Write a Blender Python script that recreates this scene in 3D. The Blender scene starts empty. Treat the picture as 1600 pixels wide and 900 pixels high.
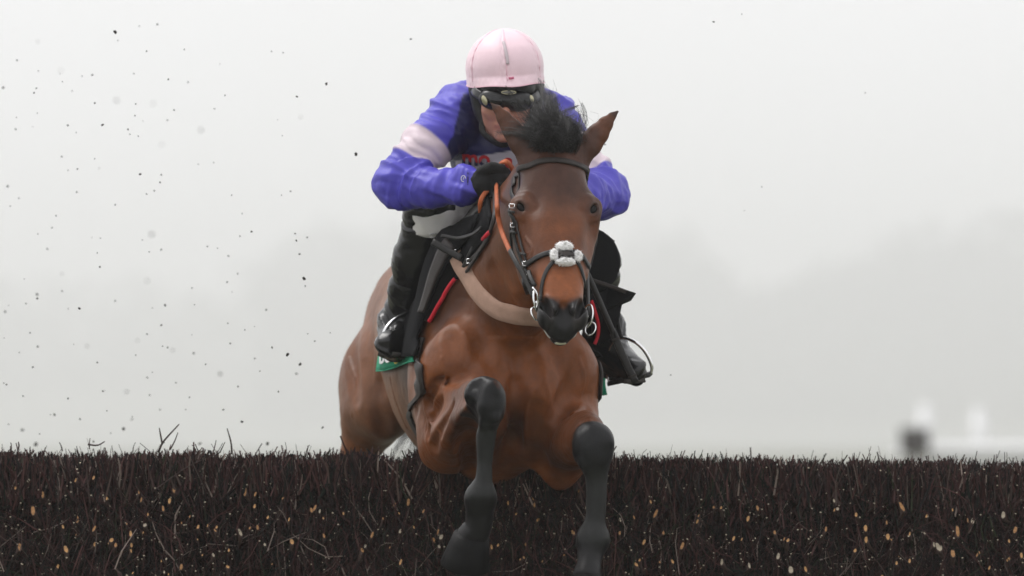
import bpy, bmesh, math, random
import numpy as np
from mathutils import Vector, Matrix
C = bpy.context.scene.collection
R = math.radians
rnd = random.Random(7)
rng = np.random.default_rng(7)

# ------------------------------------------------------------------ camera
FPX = 9810.0                       # focal length in photo pixels (1600 wide)
CAM = np.array([0.0, -18.0, 1.44])
PITCH = math.atan(243.0 / FPX)
cam_d = bpy.data.cameras.new('camera')
cam = bpy.data.objects.new('camera', cam_d); C.objects.link(cam)
cam.location = CAM
cam.rotation_euler = (R(90) + PITCH, 0, 0)
cam_d.sensor_width = 36.0
cam_d.lens = 36.0 * FPX / 1600.0
cam_d.clip_start = 0.5
cam_d.clip_end = 6000
cam_d.dof.use_dof = True
cam_d.dof.focus_distance = 17.35
cam_d.dof.aperture_fstop = 3.3
bpy.context.scene.camera = cam

# ------------------------------------------------------------------ sky, sun, exposure
SUN_EL, SUN_AZ = R(58), R(-60)
world = bpy.data.worlds.new('World'); bpy.context.scene.world = world
world.use_nodes = True
nt = world.node_tree; nt.nodes.clear()
o_ = nt.nodes.new('ShaderNodeOutputWorld'); bg = nt.nodes.new('ShaderNodeBackground')
sky = nt.nodes.new('ShaderNodeTexSky'); sky.sky_type = 'NISHITA'; sky.sun_disc = False
sky.sun_elevation = SUN_EL; sky.sun_rotation = SUN_AZ
hs = nt.nodes.new('ShaderNodeHueSaturation'); hs.inputs['Saturation'].default_value = 0.12
mx = nt.nodes.new('ShaderNodeMix'); mx.data_type = 'RGBA'; mx.inputs[0].default_value = 0.88
mx.inputs['B'].default_value = (9.78, 9.77, 9.98, 1)     # the even cloud sheet
nt.links.new(sky.outputs[0], hs.inputs['Color']); nt.links.new(hs.outputs[0], mx.inputs['A'])
nt.links.new(mx.outputs['Result'], bg.inputs[0]); nt.links.new(bg.outputs[0], o_.inputs[0])
bg.inputs[1].default_value = 0.1
sun_d = bpy.data.lights.new('sun', 'SUN'); sun_d.energy = 1.5; sun_d.angle = R(25); sun_d.color = (1, .975, .95)
sun = bpy.data.objects.new('sun', sun_d); C.objects.link(sun)
# sun_rotation is measured from +Y, clockwise seen from above
sdir = Vector((math.sin(SUN_AZ) * math.cos(SUN_EL), math.cos(SUN_AZ) * math.cos(SUN_EL), math.sin(SUN_EL)))
sun.rotation_euler = sdir.to_track_quat('Z', 'Y').to_euler()
vs = bpy.context.scene.view_settings
vs.view_transform = 'Standard'; vs.look = 'None'; vs.exposure = 0.31; vs.gamma = 1.0; vs.use_curve_mapping = False
cy = bpy.context.scene.cycles
cy.use_denoising = True; cy.volume_bounces = 4; cy.max_bounces = 8; cy.transparent_max_bounces = 16
cy.use_adaptive_sampling = False

# ------------------------------------------------------------------ helpers
def A(px, py, Y):
    """world point seen at photo pixel (px, py) at depth Y"""
    u = (px - 800) / FPX; v = (450 - py) / FPX
    c, s = math.cos(PITCH), math.sin(PITCH)
    d = np.array([u, c - v * s, s + v * c])
    return CAM + d * ((Y - CAM[1]) / d[1])

def V3(p): return np.asarray(p, float)
def unit(v): v = V3(v); return v / np.linalg.norm(v)

def mesh_np(name, verts, faces, mats=None, parent=None, smooth=True, col=None, midx=None, uv=None):
    me = bpy.data.meshes.new(name)
    verts = np.asarray(verts, np.float32)
    if isinstance(faces, np.ndarray):
        n, k = faces.shape
        me.vertices.add(len(verts)); me.vertices.foreach_set('co', verts.ravel())
        me.loops.add(n * k); me.loops.foreach_set('vertex_index', faces.ravel().astype(np.int32))
        me.polygons.add(n); me.polygons.foreach_set('loop_start', np.arange(0, n * k, k, dtype=np.int32))
        me.update(calc_edges=True)
    else:
        me.from_pydata([tuple(v) for v in verts], [], faces); me.update()
    me.validate()
    for p_ in ([] if mats is None else mats if isinstance(mats, (list, tuple)) else [mats]):
        me.materials.append(p_)
    me.polygons.foreach_set('use_smooth', np.full(len(me.polygons), smooth))
    if midx is not None: me.polygons.foreach_set('material_index', np.asarray(midx, np.int32))
    if col is not None:
        a = me.attributes.new('Col', 'FLOAT_COLOR', 'POINT')
        c4 = np.ones((len(verts), 4), np.float32); c4[:, :3] = col
        a.data.foreach_set('color', c4.ravel())
    o = bpy.data.objects.new(name, me); C.objects.link(o)
    if parent is not None:
        o.parent = parent
        o.matrix_parent_inverse = Matrix.Translation(-Vector(parent_world(parent)))
    return o

def parent_world(p):
    v = Vector((0, 0, 0))
    while p is not None:
        v = v + p.location + p.matrix_parent_inverse.to_translation()
        p = p.parent
    return v

def tag(o, label=None, cat=None, group=None, kind=None):
    if label: o['label'] = label
    if cat: o['category'] = cat
    if group: o['group'] = group
    if kind: o['kind'] = kind
    return o
def thing(name, label, cat, loc=(0, 0, 0), group=None):
    o = bpy.data.objects.new(name, None); C.objects.link(o); o.location = loc
    o.empty_display_size = .1
    return tag(o, label, cat, group)

# ---- materials
def mat(name, col, rough=.6, spec=.5, metal=0, sheen=0, bump=0, bscale=200, var=0, vscale=8, attr=False, coat=0, stretch=None, sheen_col=None, emit=None):
    m = bpy.data.materials.new(name); m.use_nodes = True
    n = m.node_tree.nodes; l = m.node_tree.links
    b = n['Principled BSDF']
    b.inputs['Base Color'].default_value = (*col, 1); b.inputs['Roughness'].default_value = rough
    b.inputs['Specular IOR Level'].default_value = spec; b.inputs['Metallic'].default_value = metal
    b.inputs['Sheen Weight'].default_value = sheen; b.inputs['Sheen Roughness'].default_value = .4
    if sheen_col: b.inputs['Sheen Tint'].default_value = (*sheen_col, 1)
    b.inputs['Coat Weight'].default_value = coat
    tc = n.new('ShaderNodeTexCoord'); src = tc.outputs['Object']
    if stretch:
        mp = n.new('ShaderNodeMapping'); mp.inputs['Scale'].default_value = stretch
        l.new(src, mp.inputs[0]); src = mp.outputs[0]
    cur = None
    if attr:
        a = n.new('ShaderNodeAttribute'); a.attribute_name = 'Col'; cur = a.outputs['Color']
    if var:
        nz = n.new('ShaderNodeTexNoise'); nz.inputs['Scale'].default_value = vscale; nz.inputs['Detail'].default_value = 6
        l.new(src, nz.inputs['Vector'])
        mr = n.new('ShaderNodeMapRange'); mr.inputs['From Min'].default_value = .25; mr.inputs['From Max'].default_value = .75
        mr.inputs['To Min'].default_value = 1 - var; mr.inputs['To Max'].default_value = 1 + var
        l.new(nz.outputs['Fac'], mr.inputs['Value'])
        mm = n.new('ShaderNodeVectorMath'); mm.operation = 'MULTIPLY'
        if cur: l.new(cur, mm.inputs[0])
        else: mm.inputs[0].default_value = col
        l.new(mr.outputs[0], mm.inputs[1]); cur = mm.outputs[0]
    if cur: l.new(cur, b.inputs['Base Color'])
    if bump:
        nb = n.new('ShaderNodeTexNoise'); nb.inputs['Scale'].default_value = bscale; nb.inputs['Detail'].default_value = 4
        l.new(src, nb.inputs['Vector'])
        bn = n.new('ShaderNodeBump'); bn.inputs['Strength'].default_value = bump; bn.inputs['Distance'].default_value = .004
        l.new(nb.outputs['Fac'], bn.inputs['Height']); l.new(bn.outputs[0], b.inputs['Normal'])
    return m

# ---- numpy value noise
def _hash(i, j, k, s):
    h = (i * 374761393 + j * 668265263 + k * 2147483647 + s * 974634777) & 0xffffffff
    h = ((h ^ (h >> 13)) * 1274126177) & 0xffffffff
    return ((h ^ (h >> 16)) & 0xffff) / 65535.0
def noise(P, sc, seed=0):
    q = np.asarray(P, float) * sc; f0 = np.floor(q).astype(np.int64); f = q - f0; f = f * f * (3 - 2 * f)
    r = 0
    for a in (0, 1):
        for b in (0, 1):
            for c in (0, 1):
                w = (f[:, 0] if a else 1 - f[:, 0]) * (f[:, 1] if b else 1 - f[:, 1]) * (f[:, 2] if c else 1 - f[:, 2])
                r = r + w * _hash(f0[:, 0] + a, f0[:, 1] + b, f0[:, 2] + c, seed)
    return r
def fbm(P, sc, n=3, seed=0):
    s = 0; a = .5; t = 0
    for i in range(n): s = s + a * noise(P, sc, seed + i); t += a; a *= .5; sc = sc * 2.03
    return s / t

# ------------------------------------------------------------------ implicit modelling: smooth unions of tapered limbs and ellipsoids, then surface nets
class Field:
    def __init__(s): s.ops = []
    def _put(s, fn, lo, hi, k, mode): s.ops.append((fn, V3(lo), V3(hi), k, mode))
    def ell(s, c, r, ax=None, k=.03, mode='u'):
        c = V3(c); r = V3(r); M = np.eye(3) if ax is None else np.array([unit(a) for a in ax])
        def fn(P):
            q = (P - c) @ M.T; a = q / r; k0 = np.sqrt((a * a).sum(1)); b = a / r
            return k0 * (k0 - 1) / np.maximum(np.sqrt((b * b).sum(1)), 1e-9)
        e = np.sqrt(((M.T * r) ** 2).sum(1)); s._put(fn, c - e, c + e, k, mode)
    def cone(s, a, b, r1, r2, k=.03, mode='u', flat=None, f=1.0):
        a = V3(a); b = V3(b); n = None if flat is None else unit(flat); g = 1 / f - 1
        ba = b - a
        if n is not None: ba = ba + n * (ba @ n) * g
        l2 = max(ba @ ba, 1e-12); sc = math.sqrt(f)
        def fn(P):
            p = P - a
            if n is not None: p = p + np.outer((p @ n) * g, n)
            h = np.clip((p @ ba) / l2, 0, 1)
            q = p - h[:, None] * ba
            return (np.sqrt((q * q).sum(1)) - (r1 + (r2 - r1) * h)) * sc
        r = max(r1, r2); s._put(fn, np.minimum(a, b) - r, np.maximum(a, b) + r, k, mode)
    def chain(s, pts, k=.02, mode='u'):
        """one smooth tapering limb through all the points: no swelling where its segments meet"""
        P0 = np.array([V3(p) for p, _ in pts]); R0 = np.array([r for _, r in pts], float)
        if len(pts) > 2:
            L4 = smooth_line(np.hstack([P0, R0[:, None]]), 4); P0 = L4[:, :3]; R0 = L4[:, 3]
        def fn(P):
            d = np.full(len(P), 9.)
            for i in range(len(P0) - 1):
                ba = P0[i + 1] - P0[i]; p = P - P0[i]; h = np.clip((p @ ba) / max(ba @ ba, 1e-12), 0, 1); q = p - h[:, None] * ba
                d = np.minimum(d, np.sqrt((q * q).sum(1)) - (R0[i] + (R0[i + 1] - R0[i]) * h))
            return d
        r = R0.max(); s._put(fn, P0.min(0) - r, P0.max(0) + r, k, mode)
    def ev(s, P, mg=.03):
        d = np.full(len(P), 1.0)
        for fn, lo, hi, k, mode in s.ops:
            m_ = max(mg, k)
            ix = np.nonzero(((P > lo - m_) & (P < hi + m_)).all(1))[0]
            if not len(ix): continue
            e = fn(P[ix]); c = d[ix]
            if mode == 'u':
                h = np.maximum(k - np.abs(c - e), 0) / k; d[ix] = np.minimum(c, e) - h * h * k * .25
            else:
                e = -e; h = np.maximum(k - np.abs(c - e), 0) / k; d[ix] = np.maximum(c, e) + h * h * k * .25
        return d
    def grad(s, P, e=.0008):
        d0 = s.ev(P); g = np.stack([s.ev(P + np.eye(3)[i] * e) - d0 for i in range(3)], 1) / e
        return d0, g
    def project(s, P, off=0.0, it=4):
        P = np.array(P, float)
        for _ in range(it):
            d, g = s.grad(P); g2 = np.maximum((g * g).sum(1), .15)
            stp = np.clip((d - off) / g2, -.03, .03)
            P -= g * stp[:, None]
        d, g = s.grad(P); n = g / np.maximum(np.linalg.norm(g, axis=1), 1e-6)[:, None]
        return P, n
    def mesh(s, h, newton=2, zone=None):
        los = np.array([o[1] for o in s.ops if o[4] == 'u']).min(0) - .03
        his = np.array([o[2] for o in s.ops if o[4] == 'u']).max(0) + .03
        B = 8; bs = B * h
        nb = np.ceil((his - los) / bs).astype(int)
        g = np.stack(np.meshgrid(*[np.arange(n) for n in nb], indexing='ij'), -1).reshape(-1, 3)
        d = s.ev(los + (g + .5) * bs, mg=bs * 1.6)
        g = g[np.abs(d) < bs * 1.25]
        if zone is not None: g = g[zone(los + (g + .5) * bs, bs)]
        o9 = np.stack(np.meshgrid(*[np.arange(B + 1)] * 3, indexing='ij'), -1).reshape(-1, 3)
        n9 = (B + 1) ** 3; vals = np.empty((len(g), n9), np.float32)
        CH = 1500
        for i in range(0, len(g), CH):
            idx = (g[i:i + CH, None, :] * B + o9[None]).reshape(-1, 3)
            vals[i:i + CH] = s.ev(los + idx * h).reshape(-1, n9)
        v = vals.reshape(-1, B + 1, B + 1, B + 1); sg = v < 0
        dims = nb * B + 2
        def key(ijk): return (ijk[:, 0] * dims[1] + ijk[:, 1]) * dims[2] + ijk[:, 2]
        # cells
        cnt = 0
        for a in (0, 1):
            for b in (0, 1):
                for c in (0, 1): cnt = cnt + sg[:, a:a + B, b:b + B, c:c + B].astype(np.int8)
        bi, ci, cj, ck = np.nonzero((cnt > 0) & (cnt < 8))
        corner = np.stack([v[bi, ci + a, cj + b, ck + c] for a in (0, 1) for b in (0, 1) for c in (0, 1)], 1)
        offs = np.array([(a, b, c) for a in (0, 1) for b in (0, 1) for c in (0, 1)], float)
        acc = np.zeros((len(bi), 3)); num = np.zeros(len(bi))
        for p in range(8):
            for q in range(p + 1, 8):
                if np.abs(offs[p] - offs[q]).sum() != 1: continue
                x, y = corner[:, p], corner[:, q]; mk = (x < 0) != (y < 0)
                t = np.where(mk, x / np.where(mk, x - y, 1), 0)
                acc += np.where(mk[:, None], offs[p] + (offs[q] - offs[p]) * t[:, None], 0); num += mk
        cell = g[bi] * B + np.stack([ci, cj, ck], 1)
        P = los + (cell + acc / num[:, None]) * h
        kk = key(cell); order = np.argsort(kk); kk = kk[order]; P = P[order]
        quads = []
        for ax in range(3):
            u, w = (ax + 1) % 3, (ax + 2) % 3
            sl0 = [slice(None)] + [slice(0, B)] * 3; sl1 = list(sl0); sl1[1 + ax] = slice(1, B + 1)
            s0 = sg[tuple(sl0)]; s1 = sg[tuple(sl1)]
            bi2, i2, j2, k2 = np.nonzero(s0 != s1)
            e = g[bi2] * B + np.stack([i2, j2, k2], 1); flip = s0[bi2, i2, j2, k2]
            eu = np.eye(3, dtype=int)[u]; ew = np.eye(3, dtype=int)[w]
            cs = [e - eu - ew, e - ew, e, e - eu]
            ids = []; ok = np.ones(len(e), bool)
            for c_ in cs:
                kx = key(c_); j = np.clip(np.searchsorted(kk, kx), 0, len(kk) - 1)
                ok &= (kk[j] == kx) & (c_ >= 0).all(1); ids.append(j)
            q = np.stack(ids, 1); q[~flip] = q[~flip][:, ::-1]; quads.append(q[ok])
        Q = np.concatenate(quads)
        for _ in range(newton):
            dd, gg = s.grad(P); g2 = np.maximum((gg * gg).sum(1), .2)
            st = np.clip(dd / g2, -h * .6, h * .6); P = P - gg * st[:, None] * .9
        if zone is not None:
            Q = Q[zone(P[Q].mean(1), 0)]; us, inv = np.unique(Q, return_inverse=True); P = P[us]; Q = inv.reshape(-1, 4)
        return P, Q

def seen(field, px, py, off=.003, y0=-1.5, y1=1.9):
    """the point where the line of sight through a photo pixel meets a field"""
    Y = np.linspace(y0, y1, 700); P = np.array([A(px, py, y) for y in Y]); d = field.ev(P) - off
    i = np.nonzero(d < 0)[0]
    if not len(i): return P[np.argmin(d)]
    i = max(i[0], 1); a, b = P[i - 1], P[i]
    t = d[i - 1] / max(d[i - 1] - d[i], 1e-9) if d[i - 1] > 0 else 0
    return a + (b - a) * t

def px_of(P):
    c_, s_ = math.cos(PITCH), math.sin(PITCH); v = P - CAM; z = v[:, 1] * c_ + v[:, 2] * s_; y = -v[:, 1] * s_ + v[:, 2] * c_
    return 800 + FPX * v[:, 0] / z, 450 - FPX * y / z

def normals(P, Q):
    a, b, c, d = (P[Q[:, i]] for i in range(4)); n = np.cross(c - a, d - b)
    N = np.zeros_like(P)
    for i in range(4): np.add.at(N, Q[:, i], n)
    return N / np.maximum(np.linalg.norm(N, axis=1), 1e-12)[:, None]

# ---- many bent tubes in one mesh
def tubes(PTS, RAD, sides=3, cap=False):
    """PTS (N,K,3), RAD (N,K)"""
    PTS = np.asarray(PTS, float); N, K, _ = PTS.shape; RAD = np.broadcast_to(RAD, (N, K))
    T = np.gradient(PTS, axis=1); T /= np.maximum(np.linalg.norm(T, axis=2), 1e-9)[..., None]
    ref = np.where(np.abs(T[:, :1, 2:3]) > .9, np.array([1., 0, 0]), np.array([0, 0, 1.]))
    ref = np.broadcast_to(ref, T.shape)
    U = np.cross(T, ref); U /= np.maximum(np.linalg.norm(U, axis=2), 1e-9)[..., None]; W = np.cross(T, U)
    an = np.arange(sides) * 2 * math.pi / sides
    V = PTS[:, :, None] + RAD[..., None, None] * (U[:, :, None] * np.cos(an)[None, None, :, None] + W[:, :, None] * np.sin(an)[None, None, :, None])
    V = V.reshape(-1, 3)
    base = (np.arange(N) * K * sides)[:, None, None]; k_ = (np.arange(K - 1) * sides)[None, :, None]; s_ = np.arange(sides)[None, None]
    s2 = (s_ + 1) % sides
    F = np.stack([base + k_ + s_, base + k_ + s2, base + k_ + sides + s2, base + k_ + sides + s_], -1).reshape(-1, 4)
    return V, F

def tube_obj(name, pts, r, m, parent=None, sides=8, closed=False, res=4):
    pts = smooth_line(pts, res) if res > 1 else V3(pts)
    if closed: pts = np.vstack([pts, pts[:1]])
    rr = np.interp(np.linspace(0, 1, len(pts)), np.linspace(0, 1, len(np.atleast_1d(r))) if np.ndim(r) else [0, 1], np.atleast_1d(r) if np.ndim(r) else [r, r])
    V, F = tubes(pts[None], rr[None], sides)
    F = [tuple(f) for f in F]; n = len(pts)
    F.append(tuple(range(sides))[::-1]); F.append(tuple(range((n - 1) * sides, n * sides)))
    return mesh_np(name, V, F, m, parent)

def smooth_line(pts, res=6):
    p = np.array([V3(q) for q in pts]); 
    if len(p) < 3: return np.array([p[0] + (p[-1] - p[0]) * t for t in np.linspace(0, 1, res + 1)])
    e = np.vstack([2 * p[0] - p[1], p, 2 * p[-1] - p[-2]]); out = []
    for i in range(1, len(e) - 2):
        for j in range(res):
            t = j / res; a, b, c, d = e[i - 1], e[i], e[i + 1], e[i + 2]
            out.append(.5 * ((2 * b) + (c - a) * t + (2 * a - 5 * b + 4 * c - d) * t * t + (3 * b - a - 3 * c + d) * t ** 3))
    out.append(p[-1]); return np.array(out)

def strap(name, pts, width, thick, m, field=None, off=.003, parent=None, res=8, nrm=None, face=0.0, smooth=2):
    """flat strap laid along pts; with a field it hugs that surface"""
    L_ = smooth_line(pts, res)
    if field is not None:
        L_, N = field.project(L_, off, 6)
        for _ in range(smooth): L_[1:-1] = (L_[:-2] + 2 * L_[1:-1] + L_[2:]) / 4
        if smooth == 2: L_, N = field.project(L_, off, 2)
        if face: N = N * (1 - face) + np.array([0, -face, 0.])
        N[1:-1] = (N[:-2] + N[1:-1] + N[2:]); N /= np.linalg.norm(N, axis=1)[:, None]
    else:
        N = np.broadcast_to(unit(nrm if nrm is not None else (0, -1, 0)), L_.shape)
    T = np.gradient(L_, axis=0); T /= np.maximum(np.linalg.norm(T, axis=1), 1e-9)[:, None]
    S = np.cross(T, N); S /= np.maximum(np.linalg.norm(S, axis=1), 1e-9)[:, None]; N = np.cross(S, T)
    prof = [(-.5, 0), (-.46, 1), (-.2, 1.15), (.2, 1.15), (.46, 1), (.5, 0), (.46, -.35), (-.46, -.35)]
    V = np.stack([L_ + S * (a * width) + N * (b * thick) for a, b in prof], 1).reshape(-1, 3)
    n = len(L_); k = len(prof); F = []
    for i in range(n - 1):
        for j in range(k):
            j2 = (j + 1) % k; F.append((i * k + j, (i + 1) * k + j, (i + 1) * k + j2, i * k + j2))
    F.append(tuple(range(k))); F.append(tuple(range((n - 1) * k, n * k))[::-1])
    return mesh_np(name, V, F, m, parent)

def sheet(name, G, N, thick, m, parent=None, col=None):
    """G (a,b,3) grid with normals N: a closed sheet with thickness"""
    a, b, _ = G.shape; top = (G + N * thick).reshape(-1, 3); bot = G.reshape(-1, 3); n = a * b
    F = []
    for i in range(a - 1):
        for j in range(b - 1):
            p = i * b + j; F.append((p, p + 1, p + b + 1, p + b)); F.append((n + p, n + p + b, n + p + b + 1, n + p + 1))
    per = [(0, j) for j in range(b)] + [(i, b - 1) for i in range(1, a)] + [(a - 1, j) for j in range(b - 2, -1, -1)] + [(i, 0) for i in range(a - 2, 0, -1)]
    ids = [i * b + j for i, j in per]
    for x, y in zip(ids, ids[1:] + ids[:1]): F.append((x, n + x, n + y, y))
    return mesh_np(name, np.vstack([top, bot]), F, m, parent, col=None if col is None else np.vstack([col, col]))

def sphere_np(c, r, ax=None, nu=20, nv=14):
    M = np.eye(3) if ax is None else np.array([unit(a) for a in ax]); r = np.broadcast_to(r, 3)
    V = []
    for i in range(nv + 1):
        t = math.pi * i / nv
        for j in range(nu):
            p = 2 * math.pi * j / nu; V.append(V3(c) + (np.array([math.sin(t) * math.cos(p), math.sin(t) * math.sin(p), math.cos(t)]) * r) @ M)
    F = [(i * nu + j, (i + 1) * nu + j, (i + 1) * nu + (j + 1) % nu, i * nu + (j + 1) % nu) for i in range(nv) for j in range(nu)]
    return V, F

# ------------------------------------------------------------------ SETTING: ground, far wood, rail
M_grass = mat('grass_far', (.15, .155, .115), .9, .2, var=.4, vscale=.15)
gx = np.array([-900, -60, -20, -8, 8, 20, 60, 900.]); gy = np.array([-60, -10, 0, 20, 60, 200, 600, 2500, 3300.])
gv = []; 
for y in gy:
    for x in gx:
        gv.append((x, y, 0.0 if y < 3000 else 44))
gf = [(j * 8 + i, j * 8 + i + 1, (j + 1) * 8 + i + 1, (j + 1) * 8 + i) for j in range(8) for i in range(7)]
tag(mesh_np('ground', gv, gf, M_grass), kind='structure')

# short turf near the fence (stuff)
def turf():
    n = 26000
    x = rng.uniform(-5, 5, n); y = rng.uniform(-4.5, 6, n); a = rng.uniform(0, 6.28, n); hgt = rng.uniform(.05, .11, n)
    b = np.stack([x, y, np.zeros(n)], 1); d = np.stack([np.cos(a), np.sin(a), np.zeros(n)], 1)
    w = np.stack([-np.sin(a), np.cos(a), np.zeros(n)], 1) * .004
    tip = b + d * (hgt * .5)[:, None] + np.array([0, 0, 1]) * hgt[:, None]
    mid = b + d * (hgt * .15)[:, None] + np.array([0, 0, .6]) * hgt[:, None]
    V = np.stack([b - w, b + w, mid + w * .8, mid - w * .8, tip + w * .1, tip - w * .1], 1).reshape(-1, 3)
    i = (np.arange(n) * 6)[:, None]
    F = np.concatenate([i + np.array([0, 1, 2, 3]), i + np.array([3, 2, 4, 5])])
    tag(mesh_np('turf', V, F, mat('turf_blade', (.06, .1, .03), .7, .3, var=.3, vscale=3)), kind='stuff')
turf()

M_wood = mat('far_wood_leaf', (.035, .04, .03), .9, .1, var=.3, vscale=.1)
def far_wood():
    """a fog-bound belt of wood on the far side of the course, read as one mass"""
    tris = []; V = []
    def profile(px):   # height of the belt in photo pixels above y = 693
        pts = [(-700, 235), (-250, 225), (-60, 215), (60, 225), (150, 215), (260, 210), (350, 205), (430, 260), (520, 285), (620, 270), (720, 250), (820, 245), (900, 240), (960, 262), (1010, 275), (1090, 262), (1150, 215), (1200, 190), (1250, 215), (1330, 235), (1400, 262), (1440, 276), (1500, 268), (1560, 285), (1600, 300), (1900, 255), (2400, 240)]
        return np.interp(px, [p[0] for p in pts], [p[1] for p in pts])
    n = 32000
    px = rng.uniform(-700, 2400, n); px = np.where((px < 400) & (rng.uniform(0, 1, n) < .5), rng.uniform(950, 2400, n), px); Yd = rng.uniform(2700, 2950, n)
    top = profile(px) + 22 * (fbm(np.stack([px / 60, px * 0, px * 0], 1), 1, 3) - .5)
    # left part stands farther away, so paler
    Yd = np.where(px < 400, Yd + 250, Yd)
    sc = FPX / (Yd + 18); f = rng.beta(1.0, 1.5, n); top = top * 1.22 + rng.normal(0, 10, n)
    z = 1.44 + top / sc * f; x = (px - 800) / sc
    size = rng.uniform(2.4, 6.0, n); c = np.stack([x, Yd, z], 1)
    d1 = rng.normal(size=(n, 3)); d1 /= np.linalg.norm(d1, axis=1)[:, None]
    d2 = np.cross(d1, rng.normal(size=(n, 3))); d2 /= np.linalg.norm(d2, axis=1)[:, None]
    V = np.stack([c - d1 * size[:, None], c + d2 * size[:, None] * .7, c + d1 * size[:, None], c - d2 * size[:, None] * .7], 1).reshape(-1, 3)
    F = np.arange(n * 4).reshape(-1, 4)
    tr = 160; tpx = rng.uniform(-700, 2400, tr); ty = np.where(tpx < 400, 3210, 2960); tx = (tpx - 800) * (ty + 18) / FPX
    P = np.stack([np.stack([tx + rng.normal(0, .3, tr) * k, ty + 0. * tx, 20 + k * rng.uniform(10, 13, tr)], 1) for k in range(4)], 1)
    Vt, Ft = tubes(P, np.array([1., .8, .5, .25])[None], 5)
    tag(mesh_np('distant_wood', np.vstack([V, Vt]), np.vstack([F, Ft + len(V)]), M_wood), kind='stuff')
far_wood()

M_white = mat('white_paint', (.88, .88, .88), .45, .5, var=.05)
def box_faces(lo, hi):
    x0, y0, z0 = lo; x1, y1, z1 = hi
    V = [(x0, y0, z0), (x1, y0, z0), (x1, y1, z0), (x0, y1, z0), (x0, y0, z1), (x1, y0, z1), (x1, y1, z1), (x0, y1, z1)]
    return V, [(3, 2, 1, 0), (4, 5, 6, 7), (0, 1, 5, 4), (1, 2, 6, 5), (2, 3, 7, 6), (3, 0, 4, 7)]
def bevel_box(name, lo, hi, m, parent=None, b=.01):
    bm = bmesh.new(); V, F = box_faces(lo, hi); vs_ = [bm.verts.new(v) for v in V]
    for f in F: bm.faces.new([vs_[i] for i in f])
    bmesh.ops.bevel(bm, geom=bm.edges[:], offset=b, segments=2, affect='EDGES')
    me = bpy.data.meshes.new(name); bm.to_mesh(me); bm.free(); me.materials.append(m)
    o = bpy.data.objects.new(name, me); C.objects.link(o)
    if parent is not None: o.parent = parent; o.matrix_parent_inverse = Matrix.Translation(-Vector(parent_world(parent)))
    return o
YR = 100.0; SR = FPX / (YR + 18)
def xr(px): return (px - 800) / SR
def zr(py): return 1.44 + (693 - py) / SR
rail = thing('running_rail', 'white running rail with broad rounded top, far off in the fog right of the horse', 'rail', (xr(1600), YR, 0))
tube_obj('rail_bar', [(xr(1395), YR, zr(716)), (xr(1430), YR, zr(707)), (xr(1500), YR, zr(704)), (xr(1900), YR, zr(702)), (xr(2600), YR, zr(700))], .13, M_white, rail, 10)
bevel_box('rail_board', (xr(1440), YR + .16, zr(745)), (xr(2600), YR + .22, zr(700)), M_white, rail)
for i in range(8):
    px = 1480 + i * 150
    tube_obj('leg', [(xr(px), YR, 0), (xr(px), YR + .02, zr(712))], .05, M_white, rail, 8)
for px, top, lab in ((1452, 628, 'white post beside the dark box, left one of two behind the far rail'), (1537, 634, 'white post standing alone at the far right, right one of two behind the far rail')):
    p_ = thing('marker_post', lab, 'post', (xr(px), YR + 1.2, 0), 'white posts behind the far rail')
    tube_obj('shaft', [(xr(px), YR + 1.2, 0), (xr(px), YR + 1.2, zr(top + 12))], .13, M_white, p_, 12)
    tube_obj('post_cap', [(xr(px), YR + 1.2, zr(top + 12)), (xr(px), YR + 1.2, zr(top + 4))], [.14, .06], M_white, p_, 12)
M_dk = mat('dark_box_paint', (.03, .022, .02), .7, .3, var=.3)
bx_ = thing('dark_box', 'small dark brown box on a post at the left end of the far white rail', 'box', (xr(1426), YR - .6, 0))
bevel_box('case', (xr(1404), YR - .8, zr(709)), (xr(1448), YR - .4, zr(674)), M_dk, bx_, .03)
bevel_box('lid', (xr(1401), YR - .83, zr(674) + .003), (xr(1451), YR - .37, zr(669)), M_dk, bx_, .015)
tube_obj('support', [(xr(1426), YR - .6, 0), (xr(1426), YR - .6, zr(708) + .01)], .06, M_dk, bx_, 8)

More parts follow.
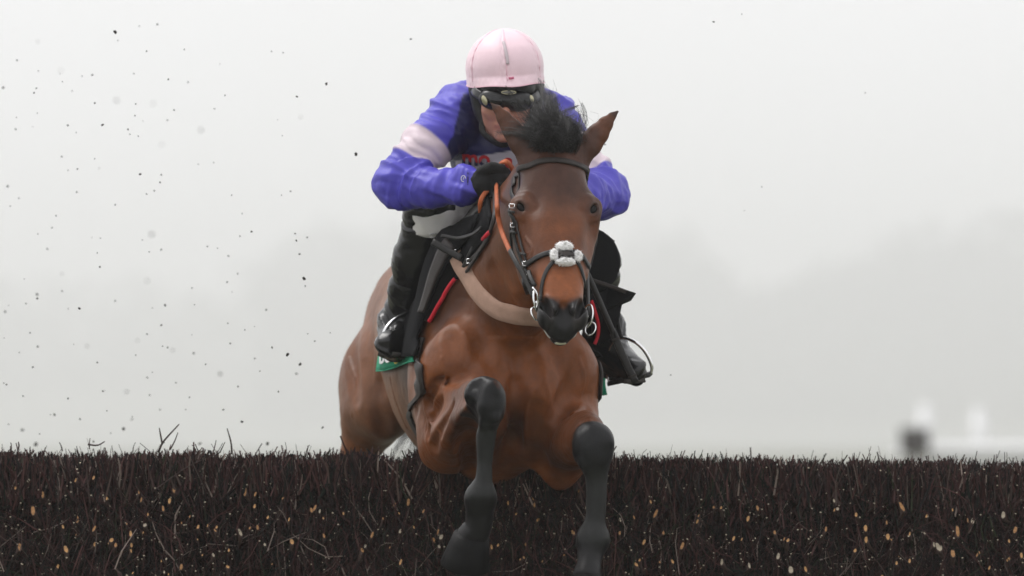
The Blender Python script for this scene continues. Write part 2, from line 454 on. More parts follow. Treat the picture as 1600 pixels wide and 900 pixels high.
# ------------------------------------------------------------------ BIRCH FENCE
FTOP = 1.384; FY0, FY1 = 0.0, 0.62; FX = 3.4
M_twig = mat('birch_twig', (.05, .03, .025), .75, .25, attr=True)
M_core = mat('birch_core', (.005, .0035, .003), .95, .05)
M_bark = mat('birch_bark', (.05, .03, .025), .7, .3, var=.4, vscale=60, bump=.4, bscale=300)
M_cut3 = mat('cut_wood_weathered', (.40, .21, .09), .75, .2, var=.4, vscale=120)
M_cut = mat('cut_wood', (.52, .29, .12), .7, .2, var=.35, vscale=70)
M_cut2 = mat('cut_wood_pale', (.42, .36, .27), .75, .2, var=.35, vscale=70)
fence = thing('steeplechase_fence', 'dark birch brush steeplechase fence with pale cut branch ends, running across the whole picture', 'fence', (0, .3, 0))
def front_y(z): return FY0 + (FTOP - z) * -.10     # the landing face leans out a little towards the foot
def build_fence():
    V, F = box_faces((-FX, .06, .0), (FX, FY1 - .05, FTOP - .055))
    for i in (0, 1, 4 - 4, 1): pass
    V = [list(v) for v in V]
    for v in V:
        if v[2] < .1 and v[1] < .3: v[1] = -.09
    mesh_np('brush_core', V, F, M_core, fence, smooth=False)
    pal = np.array([(.024, .009, .009), (.056, .020, .019), (.090, .040, .037), (.010, .008, .008), (.09, .058, .05), (.008, .013, .008), (.026, .034, .015), (.26, .20, .17)])
    def cols(n, w, K, sides):
        i = rng.choice(len(pal), n, p=np.array(w) / sum(w)); c = pal[i] * rng.uniform(.32, 1.15, (n, 1)); return np.repeat(c, K * sides, 0)
    VV, FF, CC = [], [], []; off = 0
    def put(P, Rr, sides, col):
        nonlocal off
        v, f = tubes(P, Rr, sides); VV.append(v); FF.append(f + off); CC.append(col); off += len(v)
    def hollow(x, z):   # patches where the packing is thinner and darker
        return fbm(np.stack([x, z * 1.5, x * 0], 1), 3.2, 2, 5)
    # face twigs
    for (n, zlo, zhi, rl, rh, ll, lh) in ((42000, .98, FTOP + .004, .0006, .0018, .04, .17), (5000, .3, 1.0, .0014, .0028, .1, .3), (5000, .98, FTOP, .0014, .0026, .05, .16)):
        x = rng.uniform(-FX, FX, n) if zlo < .5 else rng.triangular(-FX, 0, FX, n) * 1.0
        z = rng.uniform(zlo, zhi, n); L_ = rng.uniform(ll, lh, n)
        hv = hollow(x, z)
        y = np.vectorize(front_y)(z) + rng.uniform(-.005, .07, n) + np.where(hv < .42, .03, 0)
        lean = rng.normal(0, .30, n); leany = rng.normal(-.16, .22, n)
        wild = rng.uniform(0, 1, n) < .36; lean = np.where(wild, rng.normal(0, 1.3, n), lean)
        d = np.stack([lean, leany, np.ones(n)], 1); d /= np.linalg.norm(d, axis=1)[:, None]
        b = np.stack([x, y, z], 1); t0 = b - d * L_[:, None]
        curve = rng.normal(0, .02, (n, 3)) * (L_[:, None] / .15)
        P = np.stack([t0, t0 + (b - t0) * .35 + curve, t0 + (b - t0) * .7 + curve * .9, b], 1)
        P[:, :, 2] = np.minimum(P[:, :, 2], FTOP + .012)
        P[:, :, 1] = np.maximum(P[:, :, 1], -.16)
        r = rng.uniform(rl, rh, n); Rr = r[:, None] * np.array([1.2, 1.1, .9, .55])
        put(P, Rr, 3, cols(n, [5, 6, 4.2, 4, 1.6, 2.6, 1.6, .9], 4, 3))
    # top: dense clipped shoots
    n = 30000
    x = rng.uniform(-FX, FX, n); y = rng.uniform(FY0 - .02, FY1, n) ** 1.0
    y = np.where(rng.uniform(0, 1, n) < .45, rng.uniform(-.02, .12, n), y)
    relief = (fbm(np.stack([x, y, x * 0], 1), 14, 3) - .5) * .07 + (fbm(np.stack([x, y * .5, x * 0], 1), 42, 2, 3) - .5) * .05 + (fbm(np.stack([x, x * 0, x * 0], 1), 1.3, 2, 9) - .5) * .02
    ztop = FTOP - .012 + relief + rng.exponential(.006, n)
    L_ = rng.uniform(.05, .12, n); lx = rng.normal(0, .28, n); ly = rng.normal(-.05, .25, n)
    b = np.stack([x, y, ztop - L_], 1); e = np.stack([x + lx * L_, y + ly * L_, ztop], 1)
    cv = rng.normal(0, .005, (n, 3))
    P = np.stack([b, b + (e - b) * .5 + cv, e], 1); r = rng.uniform(.0010, .0030, n)
    put(P, r[:, None] * np.array([1.15, 1, .8]), 3, cols(n, [4, 6, 6, 3, 3.4, 1, 1, 1.4], 3, 3))
    # thick clipped stubs standing in bunches
    n = 1500; g0 = rng.uniform(-FX, FX, 260)
    x = g0[rng.integers(0, 260, n)] + rng.normal(0, .012, n); y = rng.uniform(-.02, FY1 * .8, n); L_ = .004 + rng.uniform(0, .022, n) * (rng.uniform(0, 1, n) < .7)
    b = np.stack([x, y, np.full(n, FTOP - .05)], 1); e = b + np.stack([rng.normal(0, .006, n), rng.normal(0, .006, n), L_ + .045], 1)
    put(np.stack([b, (b + e) / 2, e], 1), rng.uniform(.0018, .0038, n)[:, None] * np.array([1.1, 1, .85]), 4, cols(n, [4, 5, 4, 3, 1.5, .5, .5, .5], 3, 4))
    # finer hair-thin shoots that stand proud
    n = 2200
    x = rng.uniform(-FX, FX, n); y = rng.uniform(-.03, FY1, n); L_ = .010 + np.minimum(rng.exponential(.009, n), .05); lx = rng.normal(0, .5, n)
    b = np.stack([x, y, np.full(n, FTOP - .03)], 1); e = b + np.stack([lx * L_, rng.normal(0, .3, n) * L_, L_ + .03], 1)
    P = np.stack([b, (b + e) / 2 + rng.normal(0, .003, (n, 3)), e], 1)
    put(P, rng.uniform(.0006, .0016, n)[:, None] * np.array([1.1, 1, .6]), 3, cols(n, [4, 4, 4, 3, 2, 1, 1, 1], 3, 3))
    V_ = np.vstack(VV); F_ = np.vstack(FF); C_ = np.vstack(CC)
    o = mesh_np('birch_twigs', V_, F_, M_twig, fence, smooth=False, col=C_); o['kind'] = 'stuff'
    # pale specks: the cut ends too small to pick apart
    n = 2300
    x = rng.uniform(-FX, FX, n); z = FTOP - .004 - rng.beta(.95, 1.0, n) * .47; r = rng.uniform(.0012, .0032, n)
    y = np.vectorize(front_y)(z) - rng.uniform(-.01, .02, n)
    b = np.stack([x, y + .02, z - .02], 1); e = np.stack([x + rng.normal(0, .004, n), y, z], 1)
    v, f = tubes(np.stack([b, e], 1), r[:, None] * np.ones(2), 5)
    caps = (np.arange(n) * 10)[:, None] + np.array([5, 6, 7, 8, 9])
    fl = [tuple(q) for q in f] + [tuple(q) for q in caps]
    o = mesh_np('cut_end_specks', v, fl, [M_bark, M_cut2], fence, smooth=False, midx=[0] * len(f) + [1] * n); o['kind'] = 'stuff'
build_fence()

def cut_branches():
    protos = []
    for k in range(10):
        bm = bmesh.new(); sides = 9; r = .0062 * (.8 + .5 * rnd.random()); ob = 1.2 + rnd.random() * 1.1; L_ = .10
        rings = []
        jit = [1 + rnd.uniform(-.12, .12) for _ in range(sides)]
        for zi, (z, rr) in enumerate(((-.045, .9), (-.018, 1.03), (0, 1))):
            ring = []
            for j in range(sides):
                a = 2 * math.pi * j / sides; q = r * rr * jit[j]
                x, y = q * math.cos(a), q * math.sin(a)
                dz = y * ob if zi == 2 else 0                 # oblique cut that faces the course
                ring.append(bm.verts.new((x + (.006 if zi == 0 else 0) * (k % 3 - 1), y + (.05 if zi == 0 else .006 if zi == 1 else 0), z + dz)))
            rings.append(ring)
        for a_, b_ in zip(rings[:-1], rings[1:]):
            for j in range(sides):
                f = bm.faces.new((a_[j], a_[(j + 1) % sides], b_[(j + 1) % sides], b_[j])); f.smooth = True
        ins = [bm.verts.new(v.co.copy() * .8) for v in rings[-1]]   # bark rim, then the wood
        for j in range(sides):
            f = bm.faces.new((rings[-1][j], rings[-1][(j + 1) % sides], ins[(j + 1) % sides], ins[j])); f.material_index = 0
        c = bm.verts.new((0, -.0004, .0004))
        for j in range(sides):
            f = bm.faces.new((ins[j], ins[(j + 1) % sides], c)); f.material_index = 1
        me = bpy.data.meshes.new('cut_branch'); bm.to_mesh(me); bm.free()
        me.materials.append(M_bark); me.materials.append((M_cut, M_cut3, M_cut2, M_cut3, M_cut)[k % 5]); protos.append(me)
    # the largest ends sit where the photograph shows them, the rest between
    spots = [(265,770,1.5),(97,865,1.6),(142,857,1.3),(168,850,1.2),(111,757,1),(139,753,1.1),(17,770,.9),(115,815,1),(92,830,1),(220,826,1.2),(198,840,1.3),(248,800,1.1),(258,788,1),(376,772,1),(392,776,1.1),(391,795,1.2),(384,829,1.1),(369,836,1.1),(396,828,1),(303,828,1),(318,826,1),(350,890,1.5),(85,892,1.1),(25,862,1.7),(330,833,.9),(435,782,1),(450,850,1.1),(480,800,1),(500,840,1.1),(530,805,1),(560,862,1.1),(592,812,1),(610,790,.9),(640,825,1),(655,800,1),(620,880,1.5),(680,855,1),(828,788,1.4),(834,812,1.3),(816,850,1.5),(787,786,1),(800,803,1),(772,852,1),(762,855,1.1),(705,850,1),(672,845,1.1),(683,840,1.3),(889,831,1),(911,792,1),(962,831,1),(962,811,1),(988,880,1.3),(1010,782,1.1),(1018,800,1.1),(1030,830,1),(1060,850,1.1),(1085,803,1.2),(1083,812,1),(1120,790,1.1),(1122,875,1.1),(1140,838,1.4),(1165,880,1.1),(1177,790,1),(1204,828,1.2),(1210,865,1.1),(1230,886,1.4),(1253,885,1),(1297,792,1),(1302,790,.9),(1331,799,1),(1346,820,1.3),(1347,838,1.3),(1381,833,1.6),(1402,785,1.6),(1415,828,1),(1441,800,1),(1460,848,1.5),(1463,850,1.2),(1490,823,1.2),(1483,858,1.1),(1561,797,1.5),(1540,880,1),(1219,838,1),(1225,840,1.1),(1284,822,1),(1395,874,1.1),(1373,895,1.2),(1515,762,.8),(1580,820,1),(1590,860,1.2),(1330,855,1),(45,805,1.1),(60,780,.9),(160,785,.9),(210,775,1),(290,812,.9),(412,812,.9),(445,815,1),(545,778,.9),(575,838,1.1),(720,880,1),(1045,875,1.2),(1000,845,1)]
    tot = 290
    while len(spots) < tot:
        px = rnd.uniform(-330, 1930); py = 735 + 190 * math.sqrt(rnd.random())
        if 0 < px < 1600 and rnd.random() < .45: continue
        spots.append((px, py, rnd.uniform(.5, 1.05)))
    for i, (px, py, s) in enumerate(spots):
        p = A(px, py, 0); z = p[2]; p = A(px, py, front_y(z) - .012)
        o = bpy.data.objects.new('cut_branch', protos[rnd.randrange(10)]); C.objects.link(o)
        o.location = p; s *= rnd.uniform(.62, .95); o.scale = (s * rnd.uniform(.7, 1.1), s, s * rnd.uniform(.8, 1.25))
        o.rotation_euler = (rnd.uniform(-.25, .35), rnd.uniform(-.35, .35), rnd.uniform(-.6, .6))
        o.parent = fence; o.matrix_parent_inverse = Matrix.Translation(-Vector(fence.location))
cut_branches()
M_shoot = mat('birch_shoot', (.04, .024, .02), .7, .3)
fence.rotation_euler = (0, .0098, 0)      # the brush top falls slightly to the right
def shoot(pts, r, m=M_shoot):
    tube_obj('long_twig', [A(px, py, Y) for px, py, Y in pts], [r, r * .8, r * .5], m, fence, 5)
for pts, r in (([(240,712,.05),(248,695,.05),(272,668,.04)], .0035), ([(246,700,.04),(243,685,.04),(241,674,.04)], .003), ([(258,708,.03),(265,695,.03),(270,681,.02)], .0024),
               ([(355,714,.03),(353,695,.03),(347,674,.02)], .003), ([(132,708,.03),(132,700,.03),(133,691,.03)], .002), ([(130,701,.03),(145,702,.02),(156,696,.02)], .003),
               ([(325,713,.03),(328,702,.03),(330,692,.03)], .002), ([(336,712,.03),(340,703,.03),(344,695,.03)], .002), ([(300,712,.03),(296,704,.03),(292,700,.03)], .0018),
               ([(200,712,.1),(201,704,.1),(204,697,.1)], .0016), ([(438,716,.05),(440,706,.05),(438,694,.05)], .0014), ([(470,716,.05),(472,706,.05),(476,698,.05)], .002),
               ([(1000,720,.05),(996,708,.04),(1003,700,.04)], .0012), ([(1375,722,.05),(1372,712,.05),(1367,706,.05)], .002), ([(1546,724,.05),(1546,712,.05),(1546,703,.05)], .0022),
               ([(1432,722,.05),(1431,715,.05),(1427,710,.05)], .0042), ([(1552,726,.05),(1556,718,.05),(1562,716,.05)], .0065), ([(1563,726,.05),(1566,720,.05),(1572,716,.05)], .003),
               ([(1262,722,.05),(1264,718,.05),(1268,713,.05)], .003), ([(1466,722,.05),(1467,716,.05),(1466,710,.05)], .0018), ([(1487,724,.05),(1490,719,.05),(1488,715,.05)], .0022),
               ([(1352,722,.05),(1349,716,.05),(1347,713,.05)], .002), ([(90,712,.05),(88,704,.05),(85,698,.05)], .0022), ([(20,712,.05),(22,704,.05),(21,698,.05)], .003),
               ([(8,712,.05),(10,704,.05),(9,699,.05)], .0022), ([(1130,722,.05),(1134,716,.05),(1129,711,.05)], .002), ([(500,716,.05),(506,708,.05),(508,702,.05)], .002),
               ([(230,775,-.05),(285,735,-.05),(330,715,-.04)], .0018), ([(205,765,-.05),(218,782,-.06),(229,795,-.07)], .0016)):
    shoot(pts, r)
# ------------------------------------------------------------------ RACEHORSE
YAW = math.asin(.182); CB = np.array([-.01, -.25, 0.])
DL = np.array([-math.sin(YAW), math.cos(YAW), 0.]); DW = np.array([math.cos(YAW), math.sin(YAW), 0.]); DH = np.array([0, 0, 1.])
def Lp(l, w, h):
    l = l if l < .4 else .4 + (l - .4) * .9
    return CB + DL * l + DW * w + DH * h
# head frame: s down the face, t to the picture's right, n out of the face
HP = A(866, 243, -.70); HM = A(884, 505, -1.00)
hs_ = unit(HM - HP); ht_ = unit(np.array([math.cos(R(8)), math.sin(R(8)), 0])); ht_ = unit(ht_ - hs_ * (ht_ @ hs_)); hn_ = np.cross(ht_, hs_)
if hn_[1] > 0: hn_ = -hn_
def Hd(s, t, n): return HP + hs_ * s + ht_ * t + hn_ * n
HAX = (hs_, ht_, hn_)
BAX = (DL, DW, DH)
hf = Field()
# trunk
hf.ell(Lp(.70, 0, 1.70), (.54, .235, .335), BAX, .02)
hf.ell(Lp(1.08, 0, 1.77), (.40, .195, .215), BAX, .10)
for s in (-1, 1): hf.ell(Lp(1.40, s * .065, 1.755), (.31, .135, .235), BAX, .07)
hf.cone(Lp(.22, 0, 1.97), Lp(.62, 0, 1.965), .07, .085, k=.12)
hf.cone(Lp(.5, 0, 1.93), Lp(1.35, 0, 1.91), .085, .085, k=.12)
hf.ell(Lp(.30, 0, 1.62), (.34, .2, .30), BAX, .08)
for s in (-1, 1):
    sc_ax = (unit(DL * .45 - DH * .9), DW, unit(DH * .45 + DL * .9))
    hf.ell(Lp(.22, s * .135, 1.80), (.25, .07, .13), sc_ax, .07)          # shoulder blade
    hf.ell(Lp(.01, s * (.138 if s < 0 else .15), 1.665), (.10, .085, .12), BAX, .06)        # point of shoulder
    hf.ell(Lp(-.05, s * .068, 1.575), (.085, .082, .135), BAX, .022)    # breast muscle
    hf.ell(Lp(.10, s * .075, 1.46), (.15, .075, .09), BAX, .04)
    hf.ell(Lp(.22, s * .160, 1.60), (.16, .080, .17), BAX, .06)           # upper arm
# neck
NK0, NK1, NK2, NK3 = Lp(.22, 0, 1.81), A(812, 405, -.30), A(838, 350, -.48), A(862, 300, -.62)
hf.cone(NK0, NK1, .235, .19, k=.10, flat=DW, f=.62)
hf.cone(NK1, NK2, .185, .150, k=.06, flat=DW, f=.66)
hf.cone(NK2, NK3, .150, .115, k=.05, flat=ht_, f=.72)
hf.cone(Lp(.35, 0, 2.02), A(845, 262, -.5), .05, .042, k=.07)
hf.cone(A(845, 262, -.5), A(864, 243, -.66), .042, .04, k=.04)
hf.cone(A(800, 520, -.28), A(850, 420, -.58), .05, .045, k=.07)     # windpipe line
# near fore (picture left), knee lifted high
hf.chain([(Lp(.05, -.155, 1.63), .095), (A(709, 645, -.14), .084)], k=.06)
hf.ell(A(704, 672, -.12), (.080, .12, .098), None, .05)
hf.chain([(A(704, 690, -.12), .082), (A(722, 662, -.42), .060), (A(750, 640, -.68), .043)], k=.045)
hf.cone(A(700, 628, -.18), A(742, 610, -.62), .050, .030, k=.04)
hf.cone(A(690, 705, -.12), A(722, 668, -.45), .05, .03, k=.04)
hf.ell(A(757, 614, -.735), (.053, .045, .046), None, .03)
hf.ell(A(758, 634, -.745), (.054, .042, .052), None, .03)
hf.ell(A(776, 640, -.72), (.02, .03, .03), None, .02)
hf.chain([(A(760, 650, -.73), .038), (A(760, 672, -.715), .0285), (A(758, 712, -.70), .0220), (A(756, 745, -.695), .0230), (A(753, 766, -.685), .032)], k=.02)
hf.chain([(A(758, 690, -.680), .015), (A(754, 768, -.648), .020)], k=.012)      # tendons
hf.ell(A(752, 776, -.675), (.041, .040, .032), None, .025)
hf.chain([(A(750, 790, -.66), .040), (A(748, 822, -.645), .038), (A(738, 838, -.63), .044)], k=.03)
# off fore (picture right)
hf.chain([(Lp(.05, .17, 1.62), .10), (A(884, 655, -.18), .085), (A(878, 706, -.16), .066)], k=.06)
hf.cone(A(878, 700, -.15), A(876, 742, -.16), .062, .042, k=.05)
hf.chain([(A(884, 695, -.18), .08), (A(905, 688, -.45), .062), (A(922, 690, -.60), .047)], k=.05)
hf.cone(A(900, 655, -.2), A(925, 668, -.56), .05, .03, k=.04)
hf.ell(A(928, 684, -.635), (.053, .045, .046), None, .03)
hf.ell(A(927, 706, -.645), (.053, .042, .052), None, .03)
hf.ell(A(908, 705, -.62), (.02, .03, .03), None, .02)
hf.chain([(A(930, 724, -.635), .038), (A(932, 752, -.63), .0305), (A(931, 802, -.625), .0280), (A(928, 828, -.62), .034)], k=.03)
hf.chain([(A(931, 755, -.598), .016), (A(929, 822, -.586), .020)], k=.012)
hf.ell(A(928, 843, -.615), (.042, .042, .034), None, .025)
hf.ell(A(944, 690, -.66), (.022, .02, .024), None, .015); hf.ell(A(912, 724, -.66), (.014, .016, .016), None, .014); hf.ell(A(770, 606, -.765), (.020, .018, .022), None, .015); hf.ell(A(741, 650, -.765), (.013, .015, .016), None, .014); hf.ell(A(774, 652, -.765), (.012, .015, .015), None, .014)
hf.chain([(A(926, 848, -.61), .040), (A(921, 878, -.64), .034), (A(917, 900, -.66), .040)], k=.025)
# hind legs, reaching down behind the fence
for s in (-1, 1):
    hf.ell(Lp(1.40, s * .170, 1.615), (.20, .108, .165), BAX, .06)
    hf.ell(Lp(1.27, s * .165, 1.545), (.11, .085, .10), BAX, .06)
    hf.chain([(Lp(1.38, s * .185, 1.52), .086), (Lp(1.46, s * .215, 1.38), .056), (Lp(1.60, s * .19, 1.22), .062), (Lp(1.68, s * .19, 1.10), .055)], k=.05)
    hf.cone(Lp(1.68, s * .19, 1.11), Lp(1.75, s * .19, 1.16), .04, .032, k=.03)
    hf.chain([(Lp(1.68, s * .19, 1.09), .050), (Lp(1.72, s * .19, 1.0), .036), (Lp(1.80, s * .19, .80), .033), (Lp(1.83, s * .19, .74), .042), (Lp(1.90, s * .19, .66), .034)], k=.03)
# soft hollow between forearm and breast, and the flank fold
hf.ell(A(735, 700, -.42), (.03, .10, .05), None, .05, 's')
# head
hf.ell(Hd(.04, 0, -.06), (.09, .078, .075), HAX, .05)
hf.ell(Hd(.15, 0, -.062), (.13, .100, .062), HAX, .04)
hf.ell(Hd(.235, 0, -.065), (.11, .082, .058), HAX, .04)
for s in (-1, 1):
    hf.ell(Hd(.135, s * .085, -.048), (.048, .030, .030), HAX, .025)
    hf.ell(Hd(.178, s * .098, -.062), (.040, .026, .030), HAX, .02)
    hf.ell(Hd(.20, s * .055, -.15), (.14, .050, .105), HAX, .04)
    hf.cone(Hd(.215, s * .088, -.085), Hd(.345, s * .066, -.072), .020, .014, k=.03)
    hf.ell(Hd(.07, s * .058, -.035), (.05, .02, .02), HAX, .03)
for s in (-1, 1): hf.cone(Hd(.22, s * .028, -.058), Hd(.46, s * .020, -.042), .056, .036, k=.03)
hf.cone(Hd(.26, 0, -.105), Hd(.45, 0, -.085), .077, .052, k=.035)
hf.cone(Hd(.28, 0, -.165), Hd(.50, 0, -.125), .048, .032, k=.03)
hf.ell(Hd(.495, 0, -.070), (.060, .050, .048), HAX, .025)
for s in (-1, 1):
    hf.ell(Hd(.500, s * .045, -.046), (.042, .025, .040), HAX, .014)
    hf.cone(Hd(.47, s * .040, -.028), Hd(.505, s * .026, -.012), .014, .010, k=.015)
hf.ell(Hd(.529, 0, -.075), (.032, .034, .035), HAX, .02)
hf.ell(Hd(.522, 0, -.112), (.030, .028, .023), HAX, .012)
for s in (-1, 1):
    hf.ell(Hd(.492, s * .047, -.024), (.034, .0135, .030), (unit(hs_ + ht_ * s * -.40), unit(ht_ + hs_ * s * .35), hn_), .010, 's')
    hf.ell(Hd(.27, s * .105, -.02), (.07, .018, .02), HAX, .03, 's')
hf.cone(Hd(.545, -.04, -.096), Hd(.545, .04, -.096), .004, .004, k=.008, mode='s')
# grooves between the muscles, laid where they run over the skin
def groove(px, r, depth, k, field=hf, y0=-1.5):
    pts = []
    for x, y in px:
        p = seen(field, x, y, 0, y0); _, g = field.grad(p[None]); pts.append((p + unit(g[0]) * (r - depth), r))
    return pts
GR = [groove(((741, 600), (736, 650), (733, 700), (738, 740)), .028, .020, 0), groove(((838, 640), (838, 690), (846, 735)), .030, .018, 0), groove(((648, 560), (655, 600), (650, 640)), .02, .004, 0), groove(((668, 632), (676, 606), (694, 594), (724, 597)), .013, .018, 0), groove(((676, 700), (690, 664), (706, 636)), .014, .012, 0), groove(((668, 676), (676, 650), (690, 628)), .012, .008, 0), groove(((735, 628), (728, 660), (718, 700)), .02, .014, 0),
      groove(((807, 600), (806, 640), (808, 690)), .022, .012, 0), groove(((834, 560), (822, 600), (812, 632)), .03, .008, 0), groove(((752, 548), (770, 575), (786, 590)), .03, .007, 0),
      groove(((924, 640), (902, 642), (880, 654), (866, 672)), .014, .015, 0), groove(((846, 700), (862, 672), (872, 640)), .022, .008, 0),
      groove(((700, 520), (712, 560), (716, 590)), .035, .007, 0), groove(((905, 560), (893, 600), (886, 640)), .03, .006, 0), groove(((770, 420), (785, 455), (800, 478)), .03, .007, 0),
      groove(((560, 470), (552, 540), (556, 620)), .04, .008, 0), groove(((596, 600), (590, 640), (600, 676)), .03, .008, 0)]
for g in GR: hf.chain(g, k=.018, mode='s')
hf.ell(Hd(.530, 0, -.018), (.045, .010, .014), HAX, .02, 's')
# veins that stand up under the skin
def vein(px, r=.0042, k=.006): hf.chain([(p[0] * 1.0, r) for p in [(seen(hf, x, y, -.0012), 0) for x, y in px]], k=k)
for v in (((664, 640), (672, 660), (668, 684), (676, 712)), ((672, 660), (686, 672), (694, 700)), ((690, 560), (698, 585), (690, 606)), ((860, 560), (852, 590), (858, 620), (848, 650)),
          ((852, 590), (838, 610)), ((726, 520), (734, 548), (728, 575)), ((822, 372), (832, 388), (828, 404)), ((905, 560), (912, 590), (905, 620)), ((545, 560), (556, 600), (550, 650)), ((610, 590), (620, 630), (636, 668))):
    vein(v)
# eyes: find the skin where the near eye sits, mirror it for the off eye, cut the socket and lay the lids
EYE = []
e_ = seen(hf, 814, 324, 0); _, g_ = hf.grad(e_[None]); g_ = unit(g_[0]); q_ = e_ - HP
es_, et_, en_ = q_ @ hs_, q_ @ ht_, q_ @ hn_; gs_, gt_, gn_ = g_ @ hs_, g_ @ ht_, g_ @ hn_
for s in (-1, 1):
    if s == 1:
        p0 = Hd(es_, -et_ + .004, en_); n0 = unit(hs_ * gs_ - ht_ * gt_ + hn_ * gn_); p0 = hf.project(p0[None])[0][0]
    else: p0, n0 = e_, g_
    n0 = unit(n0 + hn_ * .45 + np.array([0, -.25, 0])); a_ = unit(hs_ * .80 - ht_ * s * .42); a_ = unit(a_ - n0 * (a_ @ n0)); b_ = np.cross(n0, a_)
    if b_ @ hn_ < 0: b_ = -b_
    EYE.append((p0, n0, a_, b_))
for p0, n0, a_, b_ in EYE:
    hf.ell(p0 - n0 * .008 - a_ * .004, (.036, .026, .0095), (a_, b_, n0), .02)
    hf.ell(p0 + n0 * .006, (.0200, .0135, .011), (a_, b_, n0), .006, 's')
    def lid(u, v, w): return p0 + a_ * u + b_ * v + n0 * w
    hf.chain([(lid(-.021, .000, -.001), .0035), (lid(-.012, .011, .005), .0042), (lid(.002, .0135, .007), .0046), (lid(.015, .009, .002), .0040), (lid(.023, -.003, -.001), .0035)], k=.006)
    hf.chain([(lid(-.021, .000, -.001), .003), (lid(-.008, -.0125, .001), .0033), (lid(.008, -.0130, .001), .0033), (lid(.023, -.003, -.001), .0035)], k=.006)
    hf.cone(lid(-.018, .026, -.004), lid(.014, .028, -.004), .009, .007, k=.02)
# ears
def ear(base, mid, tip, side):
    ax = unit(tip - base); f = unit(np.array([0, -1., .1])); f = unit(f - ax * (f @ ax)); o = unit(np.cross(ax, f)) 
    if o[0] * side < 0: o = -o
    e = lambda t, oo: base + (tip - base) * t + o * oo
    R5 = [(0, .035, 0), (.28, .0345, .002), (.50, .0290, .001), (.70, .0200, -.001), (.87, .0110, -.001), (1.0, .0030, .002)]
    for (t0, r0, o0), (t1, r1, o1) in zip(R5[:-1], R5[1:]): hf.cone(e(t0, o0), e(t1, o1), r0, r1, k=.045 if t0 == 0 else .006, flat=f, f=.62)
    q = o * .040 + f * .004 if side < 0 else o * .026 - f * .026
    hf.cone(mid - ax * .025 + q, mid + q + ax * .02, .014, .019, k=.012, mode='s')
    hf.cone(mid + q + ax * .02, tip + q * .8 - ax * .02, .019, .010, k=.010, mode='s')
EL = (A(830, 243, -.68), A(800, 208, -.66), A(768, 160, -.67)); ER = (A(903, 245, -.64), A(930, 215, -.62), A(965, 173, -.63))
ear(*EL, -1); ear(*ER, 1)

def head_zone(P, m): return (P[:, 1] < -.56 + m) & (P[:, 2] > 1.66 - m)
HP_, HQ_ = hf.mesh(.006, zone=lambda P, m: ~((P[:, 1] < -.56 - m) & (P[:, 2] > 1.66 + m)))
HN_ = normals(HP_, HQ_)
# fine relief: veins and skin ripples of a fit thoroughbred
def add_relief(P, N):
    q = np.stack([P @ DL, P @ DW, P @ DH], 1)
    d = (fbm(q, 16, 3, 3) - .5) * .007
    rip = np.abs(fbm(q * np.array([1, 1, .6]), 22, 2, 8) - .5)
    fore = np.clip((.25 - (P - CB) @ DL) / .15, 0, 1) * np.clip((1.72 - P[:, 2]) / .1, 0, 1)
    d -= np.clip(.05 - rip, 0, 1) * .035 * fore * np.clip((fbm(q, 5, 1, 4) - .42) * 6, 0, 1)
    hd = (np.linalg.norm(P - Hd(.28, 0, -.05), axis=1) < .42); d[hd] *= .45
    return P + N * d[:, None]
HP_ = add_relief(HP_, HN_)
P2_, Q2_ = hf.mesh(.0032, zone=lambda P, m: (P[:, 1] < -.558 + m) & (P[:, 2] > 1.658 - m))
P2_ = add_relief(P2_, normals(P2_, Q2_))
HQ_ = np.vstack([HQ_, Q2_ + len(HP_)]); HP_ = np.vstack([HP_, P2_])
